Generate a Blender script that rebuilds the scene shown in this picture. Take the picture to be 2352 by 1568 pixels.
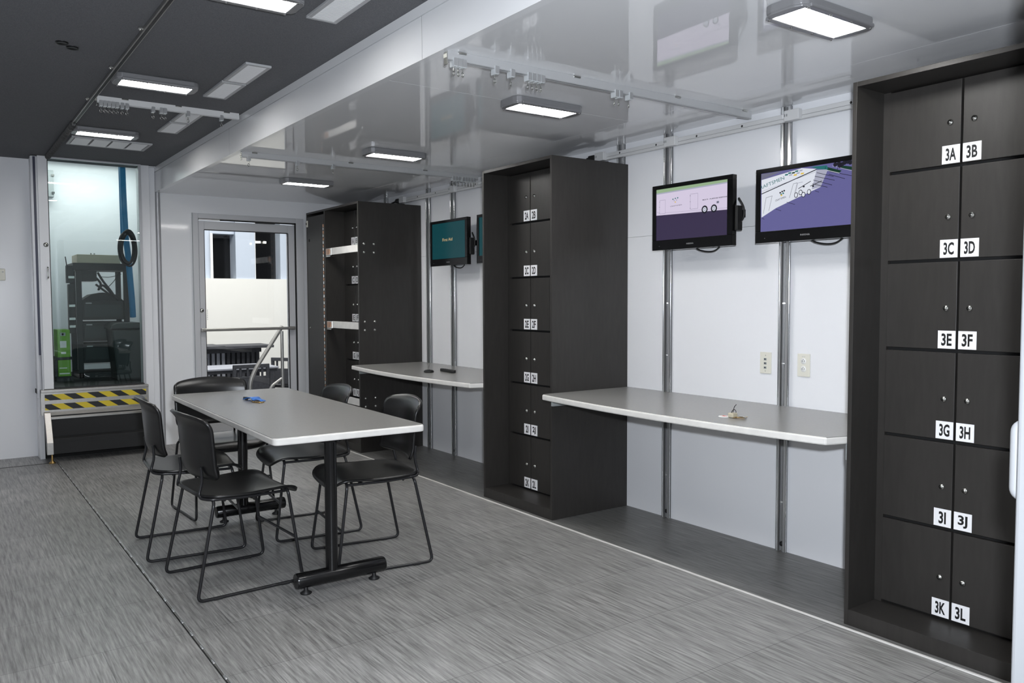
import bpy, bmesh, math, random
from mathutils import Vector, Matrix
random.seed(7)
S = bpy.context.scene
for o in list(bpy.data.objects): bpy.data.objects.remove(o)
C = S.collection
PI = math.pi

# ---------------------------------------------------------------- camera
CAMPOS = Vector((0, 0, 1.27))
def cam_axes(yaw, pitch, roll):
    f = Vector((math.sin(yaw)*math.cos(pitch), math.cos(yaw)*math.cos(pitch), -math.sin(pitch)))
    r = Vector((math.cos(yaw), -math.sin(yaw), 0)); u = r.cross(f)
    r2 = r*math.cos(roll) + u*math.sin(roll)
    return r2, r2.cross(f), f
RT, UP, FW = cam_axes(.6173, .0507, -.0033)
cd = bpy.data.cameras.new('camera'); cam = bpy.data.objects.new('camera', cd); C.objects.link(cam)
M = Matrix((RT, UP, -FW)).transposed().to_4x4(); M.translation = CAMPOS
cam.matrix_world = M
cd.sensor_width = 36; cd.lens = 1870/2352*36; cd.clip_start = .05; cd.clip_end = 100
S.camera = cam

# ---------------------------------------------------------------- world, lights, exposure
w = bpy.data.worlds.new('world'); S.world = w; w.use_nodes = True
w.node_tree.nodes['Background'].inputs[0].default_value = (.75, .85, 1, 1)
w.node_tree.nodes['Background'].inputs[1].default_value = .12
def light(name, kind, loc, energy, color=(1, 1, 1), **k):
    d = bpy.data.lights.new(name, kind); d.energy = energy; d.color = color
    for a, v in k.items(): setattr(d, a, v)
    o = bpy.data.objects.new(name, d); C.objects.link(o); o.location = loc
    return o
# the camera's own flash, on its shoe above the lens
fl = light('flash', 'SPOT', CAMPOS + UP*.13 + RT*.06, 345, (.87, .925, 1), spot_size=math.radians(112), spot_blend=.5, shadow_soft_size=.03)
fl.rotation_euler = (FW + Vector((0, 0, .10))).to_track_quat('-Z', 'Y').to_euler()
# the hall lighting outside the glazed door
hl = light('hall_lamp', 'AREA', (3.6, 10.6, 4.2), 480, (1, .98, .95), shape='RECTANGLE', size=5, size_y=4)
# lamp on the roof of the raised compartment behind the glass
light('compartment_lamp', 'AREA', (1.25, 8.9, 2.66), 8, (1, 1, .97), shape='RECTANGLE', size=.9, size_y=.25)
LED = 56.0
S.view_settings.view_transform = 'Standard'; S.view_settings.look = 'None'
S.view_settings.exposure = .17; S.view_settings.gamma = 1; S.view_settings.use_curve_mapping = False

# ---------------------------------------------------------------- materials
def sc(*c):
    o = []
    for v in c:
        v /= 255; o.append(v/12.92 if v <= .04045 else ((v+.055)/1.055)**2.4)
    return tuple(o) + (1,)
def mat(name, col, rough=.5, metal=0, spec=.5, coat=0, var=0, scale=40, bump=0, bscale=200, stretch=(1, 1, 1), trans=0, emit=None, estr=1, ior=1.5):
    m = bpy.data.materials.new(name); m.use_nodes = True
    nt = m.node_tree; b = nt.nodes['Principled BSDF']
    b.inputs['Base Color'].default_value = col; b.inputs['Roughness'].default_value = rough
    b.inputs['Metallic'].default_value = metal; b.inputs['Specular IOR Level'].default_value = spec
    b.inputs['Coat Weight'].default_value = coat; b.inputs['Coat Roughness'].default_value = .04
    b.inputs['Transmission Weight'].default_value = trans; b.inputs['IOR'].default_value = ior
    if emit: b.inputs['Emission Color'].default_value = emit; b.inputs['Emission Strength'].default_value = estr
    if var or bump:
        tc = nt.nodes.new('ShaderNodeTexCoord'); mp = nt.nodes.new('ShaderNodeMapping'); mp.inputs['Scale'].default_value = stretch
        nt.links.new(tc.outputs['Object'], mp.inputs[0])
    if var:
        n = nt.nodes.new('ShaderNodeTexNoise'); n.inputs['Scale'].default_value = scale; n.inputs['Detail'].default_value = 4
        nt.links.new(mp.outputs[0], n.inputs['Vector'])
        r = nt.nodes.new('ShaderNodeMapRange'); r.inputs['From Min'].default_value = .3; r.inputs['From Max'].default_value = .7
        r.inputs['To Min'].default_value = 1-var; r.inputs['To Max'].default_value = 1+var
        nt.links.new(n.outputs[0], r.inputs[0])
        mx = nt.nodes.new('ShaderNodeVectorMath'); mx.operation = 'SCALE'; mx.inputs[0].default_value = col[:3]
        nt.links.new(r.outputs[0], mx.inputs['Scale']); nt.links.new(mx.outputs[0], b.inputs['Base Color'])
    if bump:
        n2 = nt.nodes.new('ShaderNodeTexNoise'); n2.inputs['Scale'].default_value = bscale; n2.inputs['Detail'].default_value = 2
        nt.links.new(mp.outputs[0], n2.inputs['Vector'])
        bp = nt.nodes.new('ShaderNodeBump'); bp.inputs['Strength'].default_value = bump; bp.inputs['Distance'].default_value = .01
        nt.links.new(n2.outputs[0], bp.inputs['Height']); nt.links.new(bp.outputs[0], b.inputs['Normal'])
    return m
def glass(name, tint, refl=.8):
    # thin pane: tinted see-through mixed with a mirror by Fresnel
    m = bpy.data.materials.new(name); m.use_nodes = True; nt = m.node_tree; nt.nodes.clear()
    o = nt.nodes.new('ShaderNodeOutputMaterial'); t = nt.nodes.new('ShaderNodeBsdfTransparent'); t.inputs[0].default_value = tint
    g = nt.nodes.new('ShaderNodeBsdfGlossy'); g.inputs['Roughness'].default_value = .01; g.inputs[0].default_value = (refl, refl, refl, 1)
    f = nt.nodes.new('ShaderNodeFresnel'); f.inputs[0].default_value = 1.5
    x = nt.nodes.new('ShaderNodeMixShader'); nt.links.new(f.outputs[0], x.inputs[0]); nt.links.new(t.outputs[0], x.inputs[1]); nt.links.new(g.outputs[0], x.inputs[2])
    nt.links.new(x.outputs[0], o.inputs[0]); return m
def floor_mat(name, c1, c2):
    m = mat(name, (.2, .2, .2, 1), .38, spec=.4); nt = m.node_tree; b = nt.nodes['Principled BSDF']; L = nt.links
    tc = nt.nodes.new('ShaderNodeTexCoord')
    def noise(sx, sy, sc_, det):
        mp = nt.nodes.new('ShaderNodeMapping'); mp.inputs['Scale'].default_value = (sx, sy, 1); L.new(tc.outputs['Object'], mp.inputs[0])
        n = nt.nodes.new('ShaderNodeTexNoise'); n.inputs['Scale'].default_value = sc_; n.inputs['Detail'].default_value = det; n.inputs['Roughness'].default_value = .65
        L.new(mp.outputs[0], n.inputs['Vector']); return n.outputs[0]
    a = noise(34, 1.6, 3, 6); c = noise(1, 1, 1.3, 2)
    bk = nt.nodes.new('ShaderNodeTexBrick'); L.new(tc.outputs['Object'], bk.inputs['Vector'])
    bk.inputs['Scale'].default_value = 1; bk.inputs['Brick Width'].default_value = .92; bk.inputs['Row Height'].default_value = .46
    bk.inputs['Mortar Size'].default_value = .0012; bk.inputs['Mortar Smooth'].default_value = .3
    bk.inputs['Color1'].default_value = (c1, c1*.985, c1*.955, 1); bk.inputs['Color2'].default_value = (c2, c2*.985, c2*.955, 1); bk.inputs['Mortar'].default_value = (.1, .1, .1, 1)
    r = nt.nodes.new('ShaderNodeMapRange'); r.inputs['From Min'].default_value = .32; r.inputs['From Max'].default_value = .68; r.inputs['To Min'].default_value = .5; r.inputs['To Max'].default_value = 1.55
    L.new(a, r.inputs[0])
    r2 = nt.nodes.new('ShaderNodeMapRange'); r2.inputs['From Min'].default_value = .3; r2.inputs['From Max'].default_value = .7; r2.inputs['To Min'].default_value = .9; r2.inputs['To Max'].default_value = 1.1
    L.new(c, r2.inputs[0])
    mu = nt.nodes.new('ShaderNodeMath'); mu.operation = 'MULTIPLY'; L.new(r.outputs[0], mu.inputs[0]); L.new(r2.outputs[0], mu.inputs[1])
    v = nt.nodes.new('ShaderNodeVectorMath'); v.operation = 'SCALE'; L.new(bk.outputs[0], v.inputs[0]); L.new(mu.outputs[0], v.inputs['Scale'])
    L.new(v.outputs[0], b.inputs['Base Color'])
    bp = nt.nodes.new('ShaderNodeBump'); bp.inputs['Strength'].default_value = .06; bp.inputs['Distance'].default_value = .004; L.new(a, bp.inputs['Height']); L.new(bp.outputs[0], b.inputs['Normal'])
    return m
K = dict(
    floor=floor_mat('vinyl_floor', .225, .285), floorshade=floor_mat('shaded_vinyl_strip', .135, .155),  # second vinyl is darker: shade under the counters put into its colour
    white_panel=mat('white_panel', sc(236, 237, 240), .22, spec=.5, bump=.012, bscale=2.2, stretch=(1, 1, .5)),
    white_gloss=mat('white_gloss', sc(238, 239, 241), .03, ior=1.85, bump=.010, bscale=1.6),
    white_end=mat('white_end_wall', sc(240, 241, 243), .07, bump=.012, bscale=1.8),
    fascia=mat('fascia_gloss', sc(236, 237, 239), .14, spec=.5, bump=.008, bscale=2),
    carpet=mat('ceiling_carpet', sc(110, 111, 114), .95, spec=.1, var=.18, scale=260, bump=.25, bscale=400),
    laminate=mat('charcoal_laminate', sc(49, 47, 45), .42, spec=.35, var=.10, scale=9, stretch=(6, 6, 1), bump=.02, bscale=300),
    laminate_edge=mat('bronze_edge', sc(84, 76, 66), .4, spec=.4),
    dark_gap=mat('dark_gap', sc(14, 14, 14), .8),
    label=mat('label_white', sc(240, 240, 242), .5), ink=mat('label_ink', sc(12, 12, 12), .6),
    steel=mat('steel', sc(190, 190, 186), .25, metal=1), chrome=mat('chrome', sc(205, 206, 208), .12, metal=1),
    brushed=mat('brushed_aluminium', sc(172, 170, 166), .38, metal=1, var=.06, scale=60, stretch=(1, 12, 1)),
    alu=mat('anodised_aluminium', sc(182, 183, 186), .42, metal=.35, spec=.4),
    door_alu=mat('door_aluminium', sc(202, 203, 206), .42, metal=.05, spec=.4),
    slotmetal=mat('slot_metal', sc(120, 120, 120), .45, metal=.6), polished=mat('polished_lip', sc(205, 206, 207), .28, metal=.75), dark_metal=mat('dark_slot', sc(24, 24, 26), .4, metal=.6),
    grey_top=mat('grey_laminate', sc(141, 140, 137), .27, spec=.5, var=.03, scale=120, bump=.01, bscale=500),
    edge=mat('white_edge', sc(226, 224, 220), .4, var=.05, scale=18),
    black=mat('black_plastic', sc(21, 21, 22), .30, spec=.5, bump=.02, bscale=350),
    wire=mat('charcoal_wire', sc(44, 44, 46), .28, metal=.4, spec=.5),
    blackpaint=mat('black_paint', sc(16, 16, 17), .22, spec=.5),
    tvblack=mat('tv_gloss_black', sc(9, 9, 10), .12, spec=.45), silver=mat('silver_print', sc(150, 150, 152), .4, metal=.3),
    housing=mat('lamp_housing', sc(138, 138, 140), .35, metal=.4), lampscrew=mat('lamp_screw', sc(200, 200, 200), .2, metal=1),
    led=mat('led_diffuser', (1, 1, 1, 1), .4, emit=(1, .985, .96, 1), estr=LED),
    ventframe=mat('vent_frame', sc(178, 179, 181), .5), vent=mat('vent_white', sc(238, 239, 240), .5), ventdark=mat('vent_slot', sc(150, 151, 152), .7),
    track=mat('track_white', sc(214, 214, 214), .3, spec=.5), trackgrey=mat('track_grey', sc(196, 197, 198), .3, metal=.35),
    nylon=mat('clear_nylon', sc(206, 210, 212), .25, spec=.5, coat=.4), plate=mat('ivory_plate', sc(224, 222, 210), .4),
    rubber=mat('black_rubber', sc(20, 20, 21), .55), tread=mat('tread_black', sc(26, 27, 28), .7, bump=.2, bscale=300),
    yellow=mat('hazard_yellow', sc(214, 190, 40), .45), hazblack=mat('hazard_black', sc(20, 22, 24), .5), brass=mat('brass', sc(170, 140, 90), .3, metal=1),
    copper=mat('copper_hinge', sc(176, 140, 118), .35, metal=1), blue=mat('blue_sleeve', sc(30, 120, 165), .6), lanyard=mat('blue_lanyard', sc(50, 115, 200), .5),
    rack=mat('rack_black', sc(30, 32, 33), .5, metal=.2), beige=mat('beige_box', sc(190, 182, 160), .6), bin=mat('bin_dark', sc(36, 44, 44), .5),
    green=mat('carton_green', sc(110, 168, 46), .55, var=.05, scale=20), paper=mat('paper_white', sc(236, 236, 234), .7), gold=mat('gold_ring', sc(196, 160, 100), .25, metal=1),
    red=mat('red_print', sc(190, 70, 60), .5), winddark=mat('dark_window', sc(14, 14, 15), .15), deck=mat('outdoor_wood', sc(60, 61, 66), .6, var=.2, scale=30, stretch=(1, 8, 1)),
    decktop=mat('weathered_top', sc(150, 152, 160), .6, var=.15, scale=20, stretch=(12, 1, 1)), ground=mat('outdoor_deck', sc(120, 120, 122), .8, var=.2, scale=8), outwall=mat('outside_white', sc(236, 235, 230), .6), outframe=mat('window_frame_blue', sc(196, 206, 220), .5),
    lightgrey=mat('light_grey', sc(160, 165, 166), .5), hallled=mat('hall_led', (1, 1, 1, 1), .4, emit=(1, .97, .85, 1), estr=6),
    slotblue=mat('jamb_slot', sc(24, 30, 62), .4), innerfloor=mat('compartment_floor', sc(26, 30, 31), .7), coil=mat('coil_grey', sc(84, 84, 84), .45, metal=.4),
    pane=glass('teal_glass', (.87, .935, .93, 1)), doorpane=glass('door_glass', (.96, .97, .97, 1)),
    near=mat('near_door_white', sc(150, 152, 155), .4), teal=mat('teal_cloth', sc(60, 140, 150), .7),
)
def screen_mat(name, c): return mat(name, (0, 0, 0, 1), .15, spec=.3, emit=sc(*c), estr=.86)
SM = {k: screen_mat('screen_'+k, v) for k, v in dict(pink=(214, 204, 226), green=(150, 176, 140), purple=(60, 52, 78), white=(222, 226, 236), asphalt=(102, 100, 152), dark=(34, 34, 44),
      grey=(110, 110, 130), yellow=(226, 190, 70), tealm=(40, 110, 110), dgreen=(28, 60, 46), tealbg=(12, 62, 68), cream=(206, 180, 130), line=(120, 116, 140), ltgrey=(170, 172, 190)).items()}

# ---------------------------------------------------------------- mesh helpers
class MB:
    def __init__(s): s.v = []; s.f = []; s.m = []; s.sm = []; s.mats = []
    def mi(s, m):
        if m not in s.mats: s.mats.append(m)
        return s.mats.index(m)
    def add(s, vs, fs, m, smooth=False):
        b = len(s.v); s.v += [tuple(v) for v in vs]; i = s.mi(m)
        for f in fs: s.f.append(tuple(b+k for k in f)); s.m.append(i); s.sm.append(smooth)
        return s
    def box(s, x0, x1, y0, y1, z0, z1, m, bev=0, seg=2):
        x0, x1 = sorted((x0, x1)); y0, y1 = sorted((y0, y1)); z0, z1 = sorted((z0, z1))
        if not bev:
            return s.add([(x, y, z) for z in (z0, z1) for y in (y0, y1) for x in (x0, x1)], [(0, 2, 3, 1), (4, 5, 7, 6), (0, 1, 5, 4), (2, 6, 7, 3), (0, 4, 6, 2), (1, 3, 7, 5)], m)
        bm = bmesh.new(); bmesh.ops.create_cube(bm, size=1)
        for v in bm.verts: v.co = Vector(((x0+x1)/2+v.co.x*(x1-x0), (y0+y1)/2+v.co.y*(y1-y0), (z0+z1)/2+v.co.z*(z1-z0)))
        bmesh.ops.bevel(bm, geom=bm.edges[:], offset=min(bev, .49*min(x1-x0, y1-y0, z1-z0)), segments=seg, profile=.5, affect='EDGES')
        bm.verts.index_update(); s.add([v.co for v in bm.verts], [[v.index for v in f.verts] for f in bm.faces], m, False); bm.free(); return s
    def prism(s, pts, a0, a1, m, axis='z', bev=0):
        n = len(pts)
        def P(p, a): return {'z': (p[0], p[1], a), 'y': (p[0], a, p[1]), 'x': (a, p[0], p[1])}[axis]
        fs = [tuple(range(n))[::-1], tuple(range(n, 2*n))] + [(i, (i+1) % n, n+(i+1) % n, n+i) for i in range(n)]
        bm = bmesh.new(); vv = [bm.verts.new(P(p, a)) for a in (a0, a1) for p in pts]
        for f in fs: bm.faces.new([vv[i] for i in f])
        bmesh.ops.recalc_face_normals(bm, faces=bm.faces[:])
        if bev: bmesh.ops.bevel(bm, geom=bm.edges[:], offset=bev, segments=2, profile=.5, affect='EDGES')
        bm.verts.index_update(); s.add([v.co for v in bm.verts], [[v.index for v in f.verts] for f in bm.faces], m); bm.free(); return s
    def tube(s, path, r, m, n=8, closed=False, caps=True):
        P = [Vector(p) for p in path]; N = len(P); rr = r if isinstance(r, (list, tuple)) else [r]*N
        T = []
        for i in range(N):
            a = P[(i-1) % N] if closed or i > 0 else P[i]; b = P[(i+1) % N] if closed or i < N-1 else P[i]
            T.append((b-a).normalized())
        u = T[0].orthogonal().normalized(); vs = []; fs = []
        for i in range(N):
            if i: u = (u - T[i]*u.dot(T[i])).normalized()
            w_ = T[i].cross(u)
            for k in range(n):
                a = 2*PI*k/n; vs.append(P[i] + (u*math.cos(a)+w_*math.sin(a))*rr[i])
        R = N if closed else N-1
        for i in range(R):
            j = (i+1) % N
            for k in range(n): fs.append((i*n+k, i*n+(k+1) % n, j*n+(k+1) % n, j*n+k))
        s.add(vs, fs, m, True)
        if caps and not closed:
            s.add(vs[:n], [tuple(range(n))[::-1]], m); s.add(vs[-n:], [tuple(range(n))], m)
        return s
    def cyl(s, p0, p1, r, m, n=16): return s.tube([p0, p1], r, m, n)
    def lathe(s, prof, c, m, n=20, axis='z'):
        vs = []; fs = []; k = len(prof)
        for i in range(n):
            a = 2*PI*i/n
            for r, h in prof:
                q = (r*math.cos(a), r*math.sin(a), h)
                if axis == 'x': q = (q[2], q[0], q[1])
                if axis == 'y': q = (q[0], q[2], q[1])
                vs.append((c[0]+q[0], c[1]+q[1], c[2]+q[2]))
        for i in range(n):
            j = (i+1) % n
            for t in range(k-1): fs.append((i*k+t, j*k+t, j*k+t+1, i*k+t+1))
        return s.add(vs, fs, m, True)
    def shell(s, fn, nu, nv, th, m):
        g = [[Vector(fn(i/(nu-1)*2-1, j/(nv-1)*2-1)) for i in range(nu)] for j in range(nv)]
        nn = []
        for j in range(nv):
            row = []
            for i in range(nu):
                du = g[j][min(i+1, nu-1)]-g[j][max(i-1, 0)]; dv = g[min(j+1, nv-1)][i]-g[max(j-1, 0)][i]
                c = du.cross(dv); row.append(c.normalized() if c.length > 1e-12 else Vector((0, 0, 1)))
            nn.append(row)
        vs = [g[j][i]+nn[j][i]*th/2 for j in range(nv) for i in range(nu)] + [g[j][i]-nn[j][i]*th/2 for j in range(nv) for i in range(nu)]
        o = nu*nv; fs = []
        for j in range(nv-1):
            for i in range(nu-1):
                a = j*nu+i; fs.append((a, a+1, a+nu+1, a+nu)); fs.append((o+a, o+a+nu, o+a+nu+1, o+a+1))
        rim = [i for i in range(nu)] + [j*nu+nu-1 for j in range(1, nv)] + [(nv-1)*nu+i for i in range(nu-2, -1, -1)] + [j*nu for j in range(nv-2, 0, -1)]
        for k in range(len(rim)):
            a, b = rim[k], rim[(k+1) % len(rim)]; fs.append((a, o+a, o+b, b))
        return s.add(vs, fs, m, True)
    def text(s, t, c, ux, uy, wd, ht, m, bold=.0):
        vs, fs = glyphs(t, bold); c = Vector(c); ux = Vector(ux); uy = Vector(uy)
        return s.add([c + ux*(x*wd) + uy*(y*ht) for x, y in vs], fs, m)
    def build(s, name, parent=None, label=None, origin=None):
        off = Vector((0, 0, 0))
        if parent is not None: off = wloc(parent)
        elif origin == 'base':
            xs = [v[0] for v in s.v]; ys = [v[1] for v in s.v]; zs = [v[2] for v in s.v]
            off = Vector(((min(xs)+max(xs))/2, (min(ys)+max(ys))/2, min(zs)))
        elif origin is not None: off = Vector(origin)
        me = bpy.data.meshes.new(name); me.from_pydata([(v[0]-off.x, v[1]-off.y, v[2]-off.z) for v in s.v], [], s.f)
        for m in s.mats: me.materials.append(m)
        me.polygons.foreach_set('material_index', s.m); me.polygons.foreach_set('use_smooth', s.sm); me.update()
        o = bpy.data.objects.new(name, me); C.objects.link(o)
        if parent is not None: o.parent = parent
        else: o.location = off
        if label: o['label'] = label
        return o
def wloc(o):
    v = Vector(o.location)
    while o.parent: o = o.parent; v = v + Vector(o.location)
    return v
_g = {}
def glyphs(t, bold):
    if (t, bold) in _g: return _g[(t, bold)]
    cu = bpy.data.curves.new('glyph', 'FONT'); cu.body = t; cu.size = 1; cu.offset = bold; cu.resolution_u = 3
    ob = bpy.data.objects.new('glyph', cu); C.objects.link(ob)
    me = ob.evaluated_get(bpy.context.evaluated_depsgraph_get()).to_mesh()
    vs = [(v.co.x, v.co.y) for v in me.vertices]; fs = [tuple(p.vertices) for p in me.polygons]
    x0 = min(v[0] for v in vs); x1 = max(v[0] for v in vs); y0 = min(v[1] for v in vs); y1 = max(v[1] for v in vs)
    vs = [((x-(x0+x1)/2)/(x1-x0), (y-(y0+y1)/2)/(y1-y0)) for x, y in vs]
    bpy.data.objects.remove(ob); bpy.data.curves.remove(cu)
    _g[(t, bold)] = (vs, fs); return vs, fs
def fillet(pts, r, seg=5):
    P = [Vector(p) for p in pts]; out = [P[0]]
    for i in range(1, len(P)-1):
        a = (P[i-1]-P[i]); b = (P[i+1]-P[i]); d = min(r, a.length*.45, b.length*.45)
        p0 = P[i]+a.normalized()*d; p1 = P[i]+b.normalized()*d
        for k in range(seg+1):
            t = k/seg; out.append(p0*(1-t)**2 + P[i]*2*t*(1-t) + p1*t*t)
    out.append(P[-1]); return out
def smooth_path(pts, seg=8):
    P = [Vector(p) for p in pts]; P = [P[0]*2-P[1]] + P + [P[-1]*2-P[-2]]; out = []
    for i in range(1, len(P)-2):
        for k in range(seg):
            t = k/seg; a, b, c, d = P[i-1:i+3]
            out.append(.5*((2*b)+(c-a)*t+(2*a-5*b+4*c-d)*t*t+(3*b-a-3*c+d)*t**3))
    out.append(P[-2]); return out
def tag(o, label, cat, group=None, kind=None):
    o['label'] = label; o['category'] = cat
    if group: o['group'] = group
    if kind: o['kind'] = kind
    return o
def thing(name, label, cat, loc, rotz=0, group=None):
    o = bpy.data.objects.new(name, None); C.objects.link(o); o.location = loc; o.rotation_euler = (0, 0, rotz); o.empty_display_size = .1
    return tag(o, label, cat, group)
def struct(name, mb, parent=None):
    o = mb.build(name, parent)
    if parent is None: o['kind'] = 'structure'
    return o
def copy_tree(o, parent=None):
    c = o.copy(); C.objects.link(c)
    if parent is not None: c.parent = parent
    for ch in [x for x in bpy.data.objects if x.parent == o]: copy_tree(ch, c)
    return c
ORD = ['first', 'second', 'third', 'fourth', 'fifth', 'sixth', 'seventh', 'eighth', 'ninth', 'tenth', 'eleventh', 'twelfth', 'thirteenth', 'fourteenth']

# ---------------------------------------------------------------- room dimensions (metres)
XW = 3.46      # right wall of the slide-out
XF = 1.60      # slide-out opening / fascia
ZC = 2.216     # slide-out ceiling
ZD = 2.425     # carpeted ceiling
YE = 7.62      # far end wall of the slide-out
YL = 7.70      # far wall of the main body
YG = 7.48      # glass partition
ZF = .565      # floor behind the glass
XL, YB = -1.0, -1.6
YN = .62       # near end of the slide-out

struct('floor', MB().box(XL, 2.827, YB, YL+.02, -.06, 0, K['floor']))
struct('floor_under_counters', MB().box(2.837, XW+.05, YB, YL+.02, -.06, 0, K['floorshade']).box(2.827, 2.837, YB, YL+.02, -.06, -.002, K['dark_gap'])).name = 'floor'
tr = MB()
tr.box(.756, .766, YB, 7.3, 0, .002, K['dark_gap']); tr.box(.765, .769, YB, 7.3, 0, .004, K['polished']); tr.cyl((.762, YB, .003), (.762, 7.3, .003), .003, K['brushed'], 8)
for k in range(60): tr.cyl((.762, YB+.1+k*.146, .004), (.762, YB+.13+k*.146, .004), .0042, K['polished'], 8)
struct('trim_1', tr)
t2 = MB().box(2.827, 2.837, YN, 6.2, 0, .004, K['edge']); t2.box(2.827, 2.837, 6.2, YE, 0, .004, K['edge'])
struct('trim_2', t2)
# far floor joint in front of the left wall
struct('trim_3', MB().box(XL, .74, 7.285, 7.29, 0, .002, K['dark_gap']))
# ceilings
struct('ceiling', MB().box(XL, XF+.02, YB, YL+.02, ZD, ZD+.08, K['carpet']))
cl = MB().box(XF+.001, 3.06, YN, 3.2045, ZC, ZC+.05, K['white_gloss']); cl.box(XF+.001, 3.06, 3.2065, YE, ZC, ZC+.05, K['white_gloss'])
cl.box(3.061, XW+.05, YN, YE, ZC, ZC+.05, K['white_gloss']); cl.box(XF+.001, XW, YN, YE, ZC+.003, ZC+.06, K['ventdark'])
o = struct('ceiling_slideout', cl)
o.name = 'ceiling'
fa = MB().box(XF-.005, XF+.03, YB, YL, ZC-.002, ZC+.165, K['fascia']); fa.box(XF-.008, XF+.03, YB, YL, ZC+.168, ZD+.01, K['fascia'])
for y in (2.85, 5.4): fa.box(XF-.0055, XF+.01, y-.001, y+.001, ZC, ZC+.165, K['ventdark'])
struct('trim_4', fa)
# walls
rw = MB()
ys = [YN, 2.515, 3.305, 3.697, 5.672, 6.073, 6.863, YE]
for a, b in zip(ys[:-1], ys[1:]): rw.box(XW, XW+.05, a+.0008, b-.0008, 0, 1.646, K['white_panel'])
for a, b in zip(ys[:-1], ys[1:]): rw.box(XW, XW+.05, a+.0008, b-.0008, 1.6475, ZC, K['white_panel'])
struct('wall_right', rw)
DX0, DX1, DZ = 1.955, 2.858, 2.012           # door opening
fw = MB().box(XF+.045, DX0-.05, YE, YE+.08, 0, ZC, K['white_end']); fw.box(DX1+.075, XW+.05, YE, YE+.08, 0, ZC, K['white_end'])
fw.box(DX0-.05, DX1+.075, YE, YE+.08, DZ+.045, ZC, K['white_end'])
struct('wall_far', fw)
cp = MB().tube([(XF+.02, YE-.01, 0), (XF+.02, YE-.01, ZC+.02)], .022, K['alu'], 12); cp.box(XF-.005, XF+.045, YE-.005, YE+.08, 0, ZD, K['white_panel'])
cp.lathe([(.001, .014), (.012, .012), (.016, 0)], (XF-.004, YE-.012, ZC+.05), K['white_panel'], 12, 'x')
struct('trim_5', cp)
lw = MB().box(XL, .665, YL, YL+.06, 0, ZD, K['white_panel']); lw.box(.665, .70, YG+.03, YL+.06, 0, ZD, K['white_panel'])
lw.box(.70, 1.46, YG+.06, YL+.06, 0, ZF-.02, K['dark_gap'])
struct('wall_back_left', lw).name = 'wall_back'
jm = MB().box(1.468, 1.535, YG+.02, YL, 0, ZD, K['white_panel'], .004); jm.box(1.537, XF-.006, YG+.08, YL, 0, ZD, K['white_panel'], .01); jm.box(1.450, 1.466, YG-.004, YG+.05, ZF, ZD, K['alu'])
struct('trim_6', jm)
struct('wall_left', MB().box(XL-.05, XL, YB, YL, 0, ZD, K['white_panel']))
struct('wall_rear', MB().box(XL, XF, YB-.05, YB, 0, ZD, K['white_panel']))
nw = MB().box(XF+.07, XW+.05, YN-.06, YN, 0, ZC, K['white_panel']); nw.box(XF, XF+.05, YB, YN-.15, 0, ZC, K['white_panel'])
struct('wall_near', nw)
# raised compartment behind the glass
cw = MB().box(.62, 1.98, 9.30, 9.36, ZF-.02, 2.75, K['white_panel']); cw.box(.60, .66, YL+.05, 9.3, ZF-.02, 2.75, K['white_panel']); cw.box(1.92, 1.98, YL+.08, 9.3, ZF-.02, 2.75, K['white_panel'])
cw.box(.6, 1.98, YG+.06, 9.36, 2.70, 2.76, K['white_panel']); cw.box(.66, 1.92, YG+.05, YG+.07, ZD-.005, 2.72, K['white_panel'])
struct('wall_compartment', cw)
struct('floor_compartment', MB().box(.66, 1.45, YG+.05, YL+.09, ZF-.04, ZF-.005, K['innerfloor']).box(.66, 1.92, YL+.09, 9.3, ZF-.04, ZF-.005, K['innerfloor']))

# ---------------------------------------------------------------- door_1: glazed aluminium door in the far end wall
d1 = bpy.data.objects.new('door_1', None); C.objects.link(d1); d1.location = ((DX0+DX1)/2, YE, 0); d1['kind'] = 'structure'
f = MB(); A = K['door_alu']
f.box(DX0-.05, DX0, YE-.025, YE+.08, 0, DZ+.045, A, .003); f.box(DX1, DX1+.075, YE-.025, YE+.08, 0, DZ+.045, A, .003); f.box(DX0, DX1, YE-.025, YE+.08, DZ, DZ+.045, A, .003)
f.box(DX0-.054, DX0-.05, YE-.03, YE-.02, 0, DZ+.045, K['lightgrey'])
f.build('door_frame', d1)
lf = MB(); gx0, gx1, gz1 = 2.008, 2.778, 1.912
lf.box(DX0+.004, gx0, YE-.01, YE+.035, .01, DZ-.02, A, .003); lf.box(gx1, DX1-.012, YE-.01, YE+.035, .01, DZ-.02, A, .003); lf.box(gx0, gx1, YE-.01, YE+.035, gz1, DZ-.02, A, .003); lf.box(gx0, gx1, YE-.01, YE+.035, .01, .22, A, .003)
lf.box(gx1, gx1+.006, YE-.012, YE, .22, gz1, K['rubber']); lf.box(gx0, gx1, YE-.012, YE, gz1-.004, gz1+.004, K['rubber']); lf.box(gx0-.003, gx0+.002, YE-.012, YE, .22, gz1, K['rubber'])
leaf = lf.build('door_leaf', d1)
MB().box(gx0, gx1, YE+.010, YE+.016, .22, gz1, K['doorpane']).build('door_glass', d1)
sl = MB().box(DX1-.011, DX1-.001, YE-.02, YE-.002, .01, DZ, K['rubber']); sl.box(DX0+.002, DX1, YE-.02, YE-.002, DZ-.014, DZ-.002, K['rubber']); sl.box(DX0+.004, DX0+.19, YE-.022, YE-.012, DZ-.018, DZ-.006, K['paper']); sl.build('weather_seal', d1)
pb = MB().box(1.965, 2.815, YE-.075, YE-.05, .998, 1.024, K['brushed'], .006); pb.box(1.955, 1.99, YE-.07, YE-.01, .995, 1.027, K['brushed'], .004); pb.box(2.785, 2.82, YE-.07, YE-.01, .995, 1.027, K['brushed'], .004)
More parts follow.
